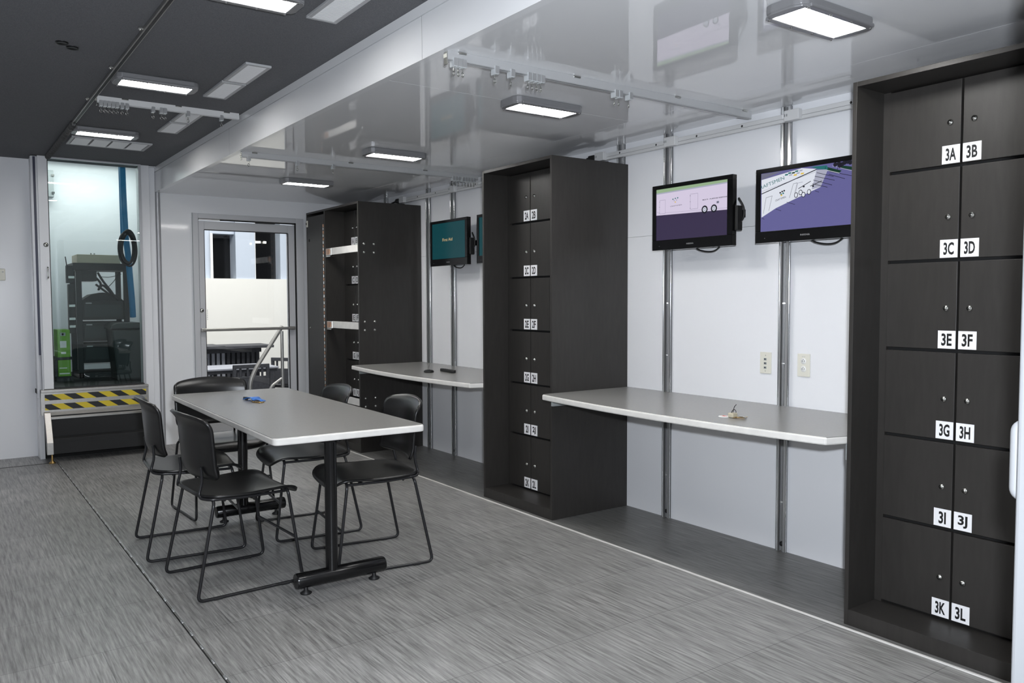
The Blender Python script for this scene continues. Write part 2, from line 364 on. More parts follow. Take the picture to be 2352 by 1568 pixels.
pb.lathe([(.001, -.004), (.006, -.003), (.007, 0)], (1.972, YE-.071, 1.011), K['steel'], 10, 'y'); pb.build('push_bar', d1)
lk = MB().lathe([(.001, -.016), (.010, -.016), (.017, -.010), (.019, 0)], (1.972, YE-.01, 1.186), K['steel'], 18, 'y'); lk.box(1.969, 1.975, YE-.029, YE-.024, 1.180, 1.192, K['dark_gap']); lk.build('lock_cylinder', d1)
stk = MB()
for i in range(6): stk.box(2.022, 2.029, YE+.0075, YE+.0085, 1.10+i*.017, 1.108+i*.017, K['lightgrey'])
stk.build('glass_marking', d1)

# ---------------------------------------------------------------- door_2: glass door to the raised compartment
d2 = bpy.data.objects.new('door_2', None); C.objects.link(d2); d2.location = (1.1, YG, ZF); d2['kind'] = 'structure'
st = MB().box(.702, .770, YG-.03, YG+.03, ZF+.005, ZD-.002, K['white_panel'], .003); st.box(.672, .69, YG-.012, YG+.03, .845, ZD-.01, K['slotblue']); st.box(.69, .702, YG-.02, YG+.03, ZF, ZD-.01, K['alu']); st.box(.655, .672, YG-.02, YG+.03, .5, ZD-.01, K['alu'])
st.build('door_stile', d2)
MB().box(.776, 1.446, YG-.004, YG+.004, ZF+.012, ZD-.012, K['pane']).build('door_glass', d2)
gf = MB().box(.770, .777, YG-.008, YG+.008, ZF+.01, ZD-.005, K['rubber']); gf.box(.77, 1.452, YG-.012, YG+.012, ZD-.013, ZD-.002, K['alu']); gf.box(1.444, 1.452, YG-.010, YG+.010, ZF+.01, ZD-.01, K['alu']); gf.box(.77, 1.452, YG-.008, YG+.008, ZF+.002, ZF+.013, K['rubber'])
gf.build('glass_edging', d2)
k2 = MB().lathe([(.001, -.012), (.012, -.012), (.017, -.008), (.019, 0)], (.745, YG-.03, 1.722), K['steel'], 18, 'y'); k2.box(.742, .748, YG-.045, YG-.04, 1.715, 1.729, K['dark_gap']); k2.build('lock_cylinder', d2)
MB().tube(fillet([(.752, YG-.03, 1.545), (.752, YG-.055, 1.54), (.752, YG-.055, 1.46), (.752, YG-.03, 1.455)], .012), .006, K['steel'], 8).build('pull_handle', d2)

# ---------------------------------------------------------------- entry step below the glass door
sp = thing('entry_step', 'fold-down black entry step with two hazard striped bands below the glass door', 'step', (1.1, YG-.1, 0))
ap = MB().box(.675, 1.475, YG-.05, YG+.05, ZF-.022, ZF, K['brushed'], .003); ap.box(.675, 1.475, YG-.04, YG+.05, .36, ZF-.022, K['brushed'])
ap.build('sill_panel', sp)
def hazard(z0, z1, ph):
    h = MB(); x0, x1 = .702, 1.455; y = YG-.0408; p = .168; sl = .07
    h.add([(x0, y, z0), (x1, y, z0), (x1, y, z1), (x0, y, z1)], [(0, 1, 2, 3)], K['hazblack'])
    n = 0; x = x0-p+ph
    while x < x1:
        q = [(x+sl, z0), (x+sl+p/2, z0), (x+p/2, z1), (x, z1)]
        # clip to the tape ends
        def clip(poly, lim, sign):
            out = []
            for i in range(len(poly)):
                a, b = poly[i], poly[(i+1) % len(poly)]; ia = (a[0]-lim)*sign >= 0; ib = (b[0]-lim)*sign >= 0
                if ia: out.append(a)
                if ia != ib:
                    t = (lim-a[0])/(b[0]-a[0]); out.append((lim, a[1]+(b[1]-a[1])*t))
            return out
        q = clip(clip(q, x0, 1), x1, -1)
        if len(q) > 2: h.add([(a, y-.0006, b) for a, b in q], [tuple(range(len(q)))], K['yellow'])
        x += p
    h.build('hazard_tape', sp)
hazard(.480, .527, .050); hazard(.402, .450, .045)
MB().prism([(YG-.04, .36), (YG-.04, .385), (YG-.075, .345), (YG-.075, .33)], .70, 1.475, K['brushed'], 'x').build('nosing', sp)
MB().box(.735, 1.475, YG-.07, YG-.05, .19, .36, K['tread']).build('riser', sp)
MB().box(.735, 1.475, YG-.2, YG-.06, .155, .19, K['tread'], .004).build('tread', sp)
MB().box(.735, 1.475, YG-.205, YG-.19, .07, .16, K['tread']).build('lower_riser', sp)
for x in (.690, 1.478):
    sd = MB(); pts = [(YG-.045, .39), (YG-.085, .385), (YG-.225, .165), (YG-.225, .07), (YG-.19, .07)]
    sd.prism(pts, x, x+.045, K['brushed'], 'x', .002); sd.prism([(YG-.07, .35), (YG-.09, .34), (YG-.2, .165), (YG-.2, .12)], x-.001, x, K['slotblue'], 'x')
    sdo = sd.build('side_bracket', sp)
    MB().lathe([(0, 0), (.024, 0), (.024, .006), (.008, .02), (.006, .07)], (x+.035, YG-.205, 0), K['brass'], 14).build('levelling_foot', sdo)

# ---------------------------------------------------------------- lockers
XD = 3.05       # locker door faces
ROWS = [2.070, 1.755, 1.412, 1.077, .740, .411, .068]
def locker(num, y0, y1, gap, frame_y=None, desc=''):
    """y0 near side, y1 far side, gap = y of the centre line between the doors"""
    t = thing('locker_cabinet', desc, 'locker', ((2.87+XW)/2, (y0+y1)/2, 0)); n0 = wloc(t); L = K['laminate']; E_ = K['laminate_edge']
    yi0 = y0+.017; yi1 = (frame_y if frame_y else y1-.017)
    c = MB()
    c.box(2.87, XW-.002, y0, y0+.017, 0, 2.088, L, .001); c.box(2.87, XW-.002, y1-.017, y1, 0, 2.088, L, .001); c.box(2.87, XW-.002, y0+.0175, y1-.0175, 2.070, 2.088, L, .001)
    c.box(2.87, XW-.002, y0+.0175, y1-.0175, 0, .062, L, .001)
    c.box(XD+.022, XW-.01, y0+.018, y1-.018, .063, 2.069, K['dark_gap'])
    c.build('carcass', t)
    dl = yi1-.03 - gap-.004
    fl_ = MB(); fl_.box(XD+.004, XD+.02, yi1-.029, yi1, .063, 2.069, L)
    if gap-.004-dl-.004 > yi0: fl_.box(XD+.004, XD+.02, yi0, gap-.004-dl-.004, .063, 2.069, L)
    fl_.build('filler_strip', t)
    for r in range(6):
        za, zb = ROWS[r+1]+.006, ROWS[r]-.006
        for s in (0, 1):
            ch = 'ABCDEFGHIJKL'[r*2+s]; code = '%d%s' % (num, ch)
            ya, yb = ((gap+.004, gap+.004+dl) if s == 0 else (gap-.004-dl, gap-.004))
            d = MB().box(XD, XD+.018, ya, yb, za, zb, L, .0012).build('door', t, 'locker door marked '+code)
            sg = 1 if s == 0 else -1
            lb = MB(); yc = gap+sg*(.004+.033); zc = za+.036
            lb.box(XD-.0012, XD, yc-.032, yc+.032, zc-.033, zc+.033, K['label'])
            lb.text(code, (XD-.0016, yc, zc), (0, -1, 0), (0, 0, 1), .027 if ch == 'I' else .034 if ch == 'J' else .038, .046, K['ink'], .03)
            lb.build('number_label', d)
            lk = MB(); yk = gap+sg*.042; zk = za+.152
            lk.lathe([(.001, -.009), (.005, -.009), (.0052, -.006), (.0088, -.006), (.0105, -.003), (.0115, 0)], (XD, yk, zk), K['steel'], 16, 'x')
            lk.box(XD-.0096, XD-.009, yk-.0012, yk+.0012, zk-.004, zk+.004, K['dark_gap'])
            lk.build('lock', d)
    return t
L3 = locker(3, 1.090, 1.803, 1.484, None, 'dark charcoal locker cabinet numbered 3A to 3L, nearest at right edge of photo')
L2 = locker(2, 3.650, 4.365, 4.095, None, 'dark charcoal locker cabinet numbered 2A to 2L, between the two wall counters')
L1 = locker(1, 6.225, 7.363, 6.690, 6.923, 'farthest dark locker cabinet with two white security bars, beside the glazed door')
# extras on the farthest cabinet
sdr = MB().box(2.872, 2.89, 6.955, 7.345, .06, 2.045, K['laminate'], .001).build('side_door', L1)
MB().box(2.87, XD+.02, 6.923, 6.945, .062, 2.07, K['laminate']).build('divider_panel', L1)
hg = MB()
for k in range(62): hg.cyl((2.867, 6.955, .10+k*.03), (2.867, 6.955, .124+k*.03), .006, K['copper'] if k % 2 else K['steel'], 8)
hg.build('piano_hinge', sdr)
MB().box(2.862, 2.872, 7.325, 7.35, 1.955, 2.015, K['plate'], .002).box(2.858, 2.863, 7.333, 7.342, 1.975, 1.995, K['dark_gap']).build('latch', sdr)
MB().lathe([(.001, -.006), (.006, -.006), (.008, 0)], (2.872, 7.31, 1.02), K['steel'], 10, 'x').lathe([(.001, -.003), (.012, -.003), (.014, 0)], (2.872, 7.30, 1.83), K['dark_gap'], 12, 'x').build('door_lock', sdr)
for zb in (1.705, 1.06, .42):
    b = MB().box(2.876, 2.884, 6.243, 6.80, zb-.03, zb+.03, K['edge'], .002).build('security_bar', L1, 'white security bar')
    MB().box(2.872, 2.895, 6.80, 6.915, zb-.035, zb+.03, K['steel'], .003).cyl((2.87, 6.83, zb-.02), (2.87, 6.83, zb+.02), .006, K['copper'], 8).box(2.868, 2.878, 6.84, 6.90, zb-.028, zb+.024, K['copper'], .002).box(2.874, 2.93, 6.82, 6.92, zb-.045, zb-.038, K['steel']).build('bar_hinge', b)
    for x in (2.92, 3.01):
        for z in (zb-.035, zb+.035): MB().lathe([(.001, -.006), (.006, -.005), (.010, 0)], (x, 6.225, z), K['steel'], 12, 'y').build('bolt', b)

# ---------------------------------------------------------------- wall counters
def counter(y0, y1, label):
    t = thing('wall_counter', label, 'counter', (3.2, (y0+y1)/2, .70))
    def outline(ins):
        n = 18; pts = [(XW-.004, y1-.003), (XW-.004, y0+.003), (2.90+ins, y0+.003)]
        ya, yb = y0+.035, y1-.012
        for k in range(n+1):
            s = k/n; y = ya+(yb-ya)*s; x = 2.788+ins-.062*(1-(2*s-1)**2)
            pts.append((x, y))
        pts.append((2.82+ins, y1-.003))
        return pts
    e = MB().prism(outline(0), .706, .7365, K['edge'], 'z', .006); e.build('edge_band', t, 'white edge band')
    MB().prism(outline(.008), .730, .7378, K['grey_top']).build('worktop', t, 'grey laminate top')
    MB().box(2.86, XW-.01, y1-.02, y1-.003, .665, .705, K['lightgrey']).build('wall_bracket', t); MB().box(2.90, XW-.01, y0+.003, y0+.02, .64, .705, K['lightgrey']).build('wall_bracket', t)
    return t
counter(1.806, 3.648, 'grey wall counter with curved white edge between lockers numbered 2 and 3')
counter(4.368, 6.223, 'grey wall counter with curved white edge between the two farther lockers')

# ---------------------------------------------------------------- chrome wall channels
def channel(y, label):
    t = thing('wall_channel', label, 'wall channel', (XW, y, 0), 0, 'chrome wall channels')
    MB().box(XW-.004, XW-.001, y-.022, y+.022, .002, ZC-.002, K['slotmetal']).build('slot', t)
    for s in (-1, 1):
        MB().box(XW-.022, XW-.001, y+s*.013-.003, y+s*.013+.003, .002, ZC-.002, K['polished'], .001).box(XW-.022, XW-.019, y+s*.013-.003, y+s*.030, .002, ZC-.002, K['polished']).cyl((XW-.020, y+s*.028, .002), (XW-.020, y+s*.028, ZC-.002), .004, K['chrome'], 10).build('lip', t)
    cl_ = MB()
    for z in (.25, .95, 1.25): cl_.box(XW-.007, XW-.004, y-.01, y+.01, z-.003, z+.003, K['steel'])
    cl_.build('rivet', t)
    MB().lathe([(.001, -.014), (.012, -.012), (.013, 0)], (XW-.004, y, .04), K['rubber'], 12, 'x').build('plug', t)
for y, lb in ((2.515, 'chrome slotted wall channel behind the purple asphalt television, nearest one'), (3.305, 'chrome slotted wall channel behind the television showing a trailer side'), (3.697, 'chrome wall channel peeking above the locker numbered 2'),
              (5.672, 'chrome wall channel behind the First Aid television'), (6.073, 'chrome wall channel at left edge of the First Aid television'), (6.863, 'chrome wall channel stub above the farthest locker top')):
    channel(y, lb)

# ---------------------------------------------------------------- power raceways under the ceiling
def raceway(y0, y1, boxes, label, yp):
    t = thing('power_raceway', label, 'raceway', (XW-.04, (y0+y1)/2, 2.13)); W = K['track']
    MB().box(XW-.045, XW-.023, y0, y1, 2.132, 2.172, W, .003).box(XW-.047, XW-.043, y0, y1, 2.148, 2.1495, K['ventdark']).build('rail', t)
    for yc in boxes:
        b = MB().box(XW-.075, XW-.045, yc-.042, yc+.042, 2.128, 2.180, W, .004).build('outlet_box', t)
        ot = MB()
        for d in (-.012, .012): ot.box(XW-.0765, XW-.0745, yc+.03+d*.5-.003, yc+.03+d*.5+.003, 2.150, 2.162, K['ventdark'])
        ot.build('socket', b)
    sc_ = MB(); y = y0+.12
    while y < y1-.1:
        sc_.lathe([(.001, -.002), (.005, -.001), (.006, 0)], (XW-.045, y, 2.158), K['dark_metal'], 10, 'x'); y += .305
    sc_.build('screw', t)
    MB().box(XW-.0465, XW-.045, (y0+y1)/2-.09, (y0+y1)/2+.02, 2.150, 2.168, K['vent']).build('cover_plate', t); plug(yp, t)
def plug(y, t):
    p = MB().box(XW-.078, XW-.042, y, y+.055, 2.134, 2.172, K['rubber'], .006).box(XW-.07, XW-.05, y+.05, y+.085, 2.138, 2.165, K['rubber'], .008).build('plug', t, 'black power plug')
    MB().tube(smooth_path([(XW-.06, y+.08, 2.15), (XW-.075, y+.12, 2.14), (XW-.11, y+.09, 2.112), (XW-.12, y+.0, 2.108), (XW-.12, y-.09, 2.108), (XW-.10, y-.16, 2.10)]), .008, K['rubber'], 8).build('cable', p)
raceway(1.12, 3.88, [3.835, 3.245, 2.45], 'white power raceway above the two nearer televisions', 3.882)
raceway(3.95, 6.50, [6.45, 5.60], 'white power raceway above the First Aid television', 6.502)

# ---------------------------------------------------------------- televisions
TVX = 3.30
def television(y0, label, art):
    """y0 = left edge (larger y); .56 wide, .357 high"""
    W_, H_, z0 = .560, .357, 1.543
    t = thing('television', label, 'television', (TVX+.03, y0-W_/2, z0)); y1 = y0-W_
    sy0, sy1, sz0, sz1 = y0-.028, y1+.034, z0+.055, z0+H_-.022
    b = MB()
    for a in ((y1, y0, z0, sz0), (y1, y0, sz1, z0+H_), (sy0, y0, sz0, sz1), (y1, sy1, sz0, sz1)): b.box(TVX-.004, TVX+.03, a[0], a[1], a[2], a[3], K['tvblack'], .002)
    b.box(TVX+.03, TVX+.065, y1+.05, y0-.05, z0+.04, z0+H_-.05, K['rubber'], .01)
    b.box(TVX+.004, TVX+.03, y1+.003, y0-.003, z0+.003, z0+H_-.003, K['tvblack'])
    bz = b.build('bezel', t)
    MB().text('INSIGNIA', (TVX-.0046, (y0+y1)/2, z0+.026), (0, -1, 0), (0, 0, 1), .050, .008, K['silver'], .01).build('maker_mark', bz)
    MB().lathe([(.001, -.001), (.0018, -.001), (.002, 0)], (TVX-.004, y0-.055, z0+.022), K['silver'], 8, 'x').build('indicator', bz)
    s = MB(); W2 = sy0-sy1; H2 = sz1-sz0
    def P(u, v, l): return (TVX-.0002-l*.0003, sy0-u*W2, sz0+v*H2)
    def poly(pts, m, l): s.add([P(u, v, l) for u, v in pts], [tuple(range(len(pts)))], SM[m])
    def txt(tx, u, v, w_, h_, m, l, ang=0, bold=.0):
        ca, sa = math.cos(ang), math.sin(ang); s.text(tx, P(u, v, l), (0, -W2*ca, H2*sa*W2/H2), (0, W2*sa*H2/W2, H2*ca), w_, h_, SM[m], bold)
    def line(u0, v0, u1, v1, th, m, l):
        d = Vector(((u1-u0)*W2, (v1-v0)*H2)); n = Vector((-d.y, d.x)).normalized()*th/2; poly([(u0+n.x/W2, v0+n.y/H2), (u1+n.x/W2, v1+n.y/H2), (u1-n.x/W2, v1-n.y/H2), (u0-n.x/W2, v0-n.y/H2)], m, l)
    def disc(u, v, r, m, l, sq=1): poly([(u+r*math.cos(a*PI/9)/W2*sq, v+r*math.sin(a*PI/9)/H2) for a in range(18)], m, l)
    def dia(u, v, r, m, l): poly([(u-r/W2, v), (u, v-r*.8/H2), (u+r/W2, v), (u, v+r*.8/H2)], m, l)
    art(poly, txt, line, disc, dia)
    s.build('screen', t)
    MB().box(TVX+.01, TVX+.05, y1-.022, y1-.002, z0+.075, z0+.20, K['rubber'], .004).build('side_bracket', t)
    MB().tube(smooth_path([(TVX+.04, y1-.004, z0+.11), (TVX+.04, y1-.035, z0+.14), (TVX+.04, y1-.035, z0+.19), (TVX+.04, y1-.004, z0+.24)]), .005, K['rubber'], 8).build('side_cable', t)
    MB().tube(smooth_path([(TVX+.045, y0-.25, z0+.02), (TVX+.05, y0-.31, z0-.012), (TVX+.05, y0-.40, z0-.018), (TVX+.045, y0-.48, z0+.03)]), .004, K['rubber'], 8).build('cable', t)
    MB().box(TVX+.065, XW-.025, y0-W_/2-.10, y0-W_/2-.06, z0+.12, z0+.24, K['dark_metal']).box(TVX+.065, XW-.025, y0-W_/2+.06, y0-W_/2+.10, z0+.12, z0+.24, K['dark_metal']).box(XW-.03, XW-.023, y0-W_/2-.25, y0-W_/2+.25, z0+.15, z0+.19, K['dark_metal']).build('wall_mount', t)
    return t
def art_side(poly, txt, line, disc, dia):
    poly([(0, 0), (1, 0), (1, 1), (0, 1)], 'purple', 0); poly([(0, .92), (1, .945), (1, 1), (0, 1)], 'green', 1)
    poly([(0, .495), (1, .455), (1, .945), (0, .92)], 'pink', 1); poly([(0, .905), (1, .93), (1, .955), (0, .93)], 'ltgrey', 2)
    for u0, u1, v0, v1 in ((.05, .135, .52, .785), (.50, .605, .54, .825)):
        for a in ((u0, v0, u0, v1), (u0, v1, u1, v1), (u1, v1, u1, v0), (u0, v0, u1, v0)): line(*a, .0012, 'line', 2)
        for v in (v0+.02, (v0+v1)/2, v1-.03): disc(u0, v, .0018, 'dark', 3)
    line(.13, .53, 1, .49, .0008, 'line', 2); line(.01, .56, .03, .56, .001, 'line', 2); line(.03, .56, .03, .52, .001, 'line', 2)
    for u, v, m in ((.25, .775, 'tealm'), (.285, .785, 'tealm'), (.32, .79, 'tealm'), (.268, .745, 'ltgrey'), (.303, .752, 'ltgrey'), (.285, .715, 'yellow')): dia(u, v, .0055, m, 3)
    txt('CRAFTSMEN', .295, .645, .17, .018, 'dark', 3, .02); txt('MULTI - PURPOSE RESPONS', .833, .688, .325, .020, 'dark', 3, .01, .02)
    poly([(.86, .59), (.89, .592), (.89, .63), (.86, .628)], 'grey', 3)
    for u, v in ((.70, .505), (.825, .505)): disc(u, v, .0205, 'dark', 3); disc(u, v, .0125, 'white', 4); disc(u, v, .009, 'ltgrey', 5); disc(u, v, .004, 'white', 6)
    for u in (.1, .3, .5): line(u, .47, u-.05, .44, .001, 'dark', 2)
def art_top(poly, txt, line, disc, dia):
    def q(x, y):
        top = 275-145*(x-1258)/967; bot = 895-80*(x-1265)/955; return ((x-1258)/967*.98, max(0, min(1, (bot-y)/(bot-top))))
    Q = lambda *p: [q(*a) for a in p]
    def ln(a, b, th, m, l): line(*q(*a), *q(*b), th, m, l)
    poly([(0, 0), (1, 0), (1, 1), (0, 1)], 'asphalt', 0)
    poly(Q((1258, 278), (1500, 242), (1262, 340)), 'grey', 1)
    poly(Q((1262, 340), (1700, 212), (1862, 222), (1265, 487)), 'white', 1); poly(Q((1265, 492), (1862, 232), (1975, 230), (1905, 415), (1640, 540), (1430, 640), (1267, 742)), 'white', 1)
    poly(Q((1862, 232), (1975, 228), (1905, 415), (1815, 440)), 'ltgrey', 2)
    ln((1265, 490), (1862, 228), .004, 'dark', 3); ln((1262, 340), (1700, 214), .0015, 'line', 3); ln((1270, 462), (1860, 250), .001, 'line', 3)
    poly(Q((1800, 200), (1965, 185), (1985, 232), (1870, 222)), 'tealm', 3); poly(Q((1975, 205), (2112, 243), (2090, 268), (1968, 236)), 'dgreen', 3); ln((1968, 238), (2092, 270), .002, 'white', 4); ln((2020, 192), (2222, 250), .0022, 'ltgrey', 2)
    poly(Q((2060, 180), (2222, 205), (2222, 240), (2100, 215)), 'dgreen', 1)
    for x, y in ((2050, 178), (2085, 168), (2115, 178), (2140, 160), (2095, 190), (2170, 150), (2195, 158)): disc(*q(x, y), .010, 'dark', 5)
    ln((2075, 185), (2070, 240), .002, 'dark', 5); ln((1955, 200), (1950, 225), .002, 'dark', 5)
    for a, b in (((1865, 262), (2035, 305)), ((1845, 300), (2045, 345)), ((1830, 340), (2020, 395)), ((1820, 380), (1975, 418)), ((1990, 250), (2210, 300)), ((1985, 280), (2145, 330))): ln(a, b, .0022, 'dark', 3)
    for a, b in (((1430, 650), (1490, 668)), ((1550, 575), (1640, 600)), ((1850, 455), (1890, 470)), ((1270, 745), (1300, 760))): ln(a, b, .0018, 'dark', 2)
    txt('RAFTSMEN', *q(1385, 370), .28, .06, 'tealm', 4, .24)
    for x, y, m in ((1545, 283, 'tealm'), (1580, 265, 'tealm'), (1620, 262, 'dgreen'), (1655, 245, 'tealm'), (1590, 285, 'ltgrey'), (1640, 285, 'yellow'), (1700, 238, 'ltgrey'), (1715, 270, 'yellow'), (1670, 265, 'ltgrey')): u, v = q(x, y); poly([(u-.02, v-.012), (u+.014, v-.012), (u+.02, v+.012), (u-.014, v+.012)], m, 4)
    for x, y, m in ((1478, 475, 'dark'), (1500, 462, 'dark'), (1522, 453, 'dark'), (1490, 492, 'tealm'), (1512, 480, 'tealm'), (1492, 502, 'yellow')): dia(*q(x, y), .006, m, 4)
    txt('CRAFTSMEN', *q(1482, 540), .12, .03, 'dark', 4, .22)
    for pts in (((1290, 700), (1318, 530), (1388, 508), (1352, 668)), ((1580, 530), (1620, 380), (1662, 368), (1632, 500)), ((1640, 500), (1668, 372), (1722, 360))):
        for a, b in zip(pts[:-1], pts[1:]): ln(a, b, .0014, 'dark' if pts[0][0] < 1600 else 'line', 3)
    ln((1675, 432), (1805, 352), .003, 'dark', 4); ln((1800, 405), (1918, 350), .003, 'dark', 4); poly(Q((1722, 402), (1742, 400), (1742, 416), (1722, 418)), 'dark', 4); poly(Q((1820, 400), (1838, 395), (1838, 412), (1820, 416)), 'dark', 4)
    for x, y in ((1652, 500), (1700, 472), (1730, 495), (1788, 466)): disc(*q(x, y), .0125, 'dark', 5, .85); disc(*q(x, y), .0095, 'white', 6, .8)
def art_aid(poly, txt, line, disc, dia):
    poly([(0, 0), (1, 0), (1, 1), (0, 1)], 'tealbg', 0); txt('First Aid', .475, .53, .30, .085, 'cream', 2)
def art_off(poly, txt, line, disc, dia): poly([(0, 0), (1, 0), (1, 1), (0, 1)], 'tealbg', 0)
television(3.283, 'wall television showing the side of a white trailer', art_side)
television(2.580, 'wall television showing a trailer from above on purple asphalt, beside the nearest locker', art_top)
television(5.783, 'wall television with teal screen reading First Aid', art_aid)
television(5.090, 'wall television mostly hidden behind the locker numbered 2', art_off)

# ---------------------------------------------------------------- wall plates
wp = thing('wall_plate', 'ivory wall plate with three jacks left of the chrome channel', 'wall plate', (XW, 2.631, .892))
MB().box(XW-.007, XW-.001, 2.597, 2.665, .892, 1.001, K['plate'], .002).build('plate', wp)
for z in (.965, .944, .922):
    MB().box(XW-.009, XW-.0065, 2.624, 2.640, z-.006, z+.006, K['lightgrey'], .001).box(XW-.0098, XW-.0088, 2.627, 2.637, z-.001, z+.003, K['dark_metal']).build('jack', wp)
for z in (.985, .905): MB().lathe([(.001, -.001), (.002, -.001), (.0025, 0)], (XW-.007, 2.631, z), K['steel'], 8, 'x').build('screw', wp)
op = thing('power_outlet', 'ivory duplex power outlet right of the chrome channel', 'outlet', (XW, 2.408, .892))
MB().box(XW-.007, XW-.001, 2.373, 2.443, .892, 1.004, K['plate'], .002).build('plate', op)
MB().text('GFI 20', (XW-.0074, 2.408, .990), (0, -1, 0), (0, 0, 1), .018, .005, K['lightgrey']).build('marking', op)
for z in (.968, .930):
    r = MB().lathe([(.001, -.003), (.014, -.003), (.016, 0)], (XW-.006, 2.408, z), K['paper'], 18, 'x').build('receptacle', op)
    MB().box(XW-.0095, XW-.009, 2.413, 2.415, z-.004, z+.005, K['dark_gap']).box(XW-.0095, XW-.009, 2.401, 2.403, z-.004, z+.005, K['dark_gap']).box(XW-.0095, XW-.009, 2.406, 2.410, z+.007, z+.010, K['dark_gap']).build('slot', r)
th = thing('thermostat', 'small white control box on the left wall at photo edge', 'thermostat', (.44, YL, 1.44))
MB().box(.40, .478, YL-.035, YL-.001, 1.44, 1.535, K['plate'], .006).build('housing', th); MB().box(.455, .466, YL-.036, YL-.034, 1.505, 1.512, K['lightgrey']).build('slider', th)

# ---------------------------------------------------------------- ceiling lights
def led_light(cx, cy, z, label):
    t = thing('ceiling_light', label, 'light', (cx, cy, z-.045)); Hs = K['housing']; hx, hy = .205, .078
    h = MB()
    pts = [(-hx+.03, -hy), (hx-.03, -hy), (hx-.008, -hy+.012), (hx, -hy+.035), (hx, hy-.035), (hx-.008, hy-.012), (hx-.03, hy), (-hx+.03, hy), (-hx+.008, hy-.012), (-hx, hy-.035), (-hx, -hy+.035), (-hx+.008, -hy+.012)]
    h.prism([(cx+a, cy+b) for a, b in pts], z-.030, z-.0005, Hs, 'z', .004)
    for s in (-1, 1): h.box(cx-hx+.03, cx+hx-.03, cy+s*.0735-.0135, cy+s*.0735+.0135, z-.038, z-.025, Hs, .004); h.prism([(cx+s*a, cy+b) for a, b in ((hx-.036, -hy+.002), (hx-.012, -hy+.012), (hx-.002, -hy+.036), (hx-.002, hy-.036), (hx-.012, hy-.012), (hx-.036, hy-.002))], z-.036, z-.02, Hs, 'z', .003)
    h.build('housing', t)
    MB().box(cx-hx+.034, cx+hx-.034, cy-.059, cy+.059, z-.034, z-.029, K['led'], .001).build('diffuser', t)
    for sx in (-.17, -.055, .06, .17):
        for sy in (-1, 1): MB().lathe([(.001, -.004), (.003, -.004), (.0045, 0)], (cx+sx, cy+sy*.0735, z-.038), K['lampscrew'], 8).build('screw', t)
for y, lb in ((1.645, 'bright ceiling light nearest the camera over the numbered 3 locker'), (3.16, 'ceiling light on the white ceiling above the locker numbered 2'), (4.70, 'ceiling light on the white ceiling, third from the camera'), (6.20, 'farthest ceiling light on the white ceiling near the glazed door')):
    led_light(2.425, y, ZC, lb)
for y, lb in ((3.08, 'ceiling light on the dark ceiling cut by the top of the photo'), (4.60, 'middle ceiling light on the dark ceiling beyond the largest one'), (6.13, 'farthest ceiling light on the dark ceiling beside the long vent')):
    led_light(.985, y, ZD, lb)
led_light(.985, 1.55, ZD, 'ceiling light of the dark ceiling row, overhead in front of the camera')

# ---------------------------------------------------------------- air vents in the dark ceiling
def vent(x0, x1, y0, y1, label, group, along='x', cells=1):
    t = thing('air_vent', label, 'vent', ((x0+x1)/2, (y0+y1)/2, ZD-.014), 0, group); z1 = ZD-.0005; z0 = ZD-.012; V = K['vent']; b = .018
    f = MB()
    for a in ((x0, x1, y0, y0+b), (x0, x1, y1-b, y1), (x0, x0+b, y0+b, y1-b), (x1-b, x1, y0+b, y1-b)): f.box(*a, z0, z1, K['ventframe'], .002)
    f.build('frame', t)
    MB().box(x0+b, x1-b, y0+b, y1-b, ZD-.002, ZD-.0008, K['ventdark']).build('backing', t)
    g = MB()
    if along == 'x':
        n = int((y1-y0-2*b)/.0125)
        for k in range(n): y = y0+b+(k+.5)*(y1-y0-2*b)/n; g.box(x0+b, x1-b, y-.0045, y+.0045, z0+.001, z0+.004, V)
    else:
        cw = (x1-x0-2*b)/cells
        for c in range(cells):
            n = 16; xa = x0+b+c*cw+.008; xb = x0+b+(c+1)*cw-.008
            for k in range(n): y = y0+b+(k+.5)*(y1-y0-2*b)/n; g.box(xa, xb, y-.006, y+.006, z0+.001, z0+.004, V)
    g.build('louvre', t)
G = 'white ceiling vents in the dark ceiling'
vent(1.268, 1.398, 2.86, 3.222, 'white louvred vent in the dark ceiling cut by photo top', G)
vent(1.268, 1.395, 4.00, 4.377, 'white ceiling vent, nearer half of the middle pair', G); vent(1.268, 1.395, 4.397, 4.770, 'white ceiling vent, farther half of the middle pair', G)
vent(1.272, 1.399, 5.20, 5.552, 'white ceiling vent crossed by the curtain track', G); vent(1.272, 1.399, 5.572, 5.930, 'white ceiling vent, farther half of the pair beyond the curtain track', G)
vent(.822, 1.348, 6.44, 6.755, 'long white four-panel return vent before the glass door', G, 'y', 4)

# ---------------------------------------------------------------- curtain tracks and gliders
def ctrack(x0, x1, y, z, mt, label, clips):
    t = thing('curtain_track', label, 'curtain track', ((x0+x1)/2, y, z-.04))
    MB().box(x0, x1, y-.011, y+.011, z-.008, z-.0005, mt).box(x0, x1, y-.011, y-.009, z-.036, z-.008, mt).box(x0, x1, y+.009, y+.011, z-.036, z-.008, mt).box(x0, x1, y-.011, y-.004, z-.037, z-.035, mt).box(x0, x1, y+.004, y+.011, z-.037, z-.035, mt).build('channel', t)
    MB().box(x0-.004, x0, y-.012, y+.012, z-.055, z-.006, K['steel'], .001).box(x0-.005, x0-.004, y-.012, y+.012, z-.028, z-.014, K['plate']).build('end_stop', t)
    for x in clips: MB().box(x-.018, x+.018, y-.017, y+.017, z-.009, z-.0006, K['steel'], .002).build('clip', t)
    return t
GB = MB().box(-.009, .009, -.017, .017, -.028, .006, K['nylon'], .003); GS = MB().box(-.0095, .0095, -.0185, -.0165, -.026, .004, K['polished'], .0005)
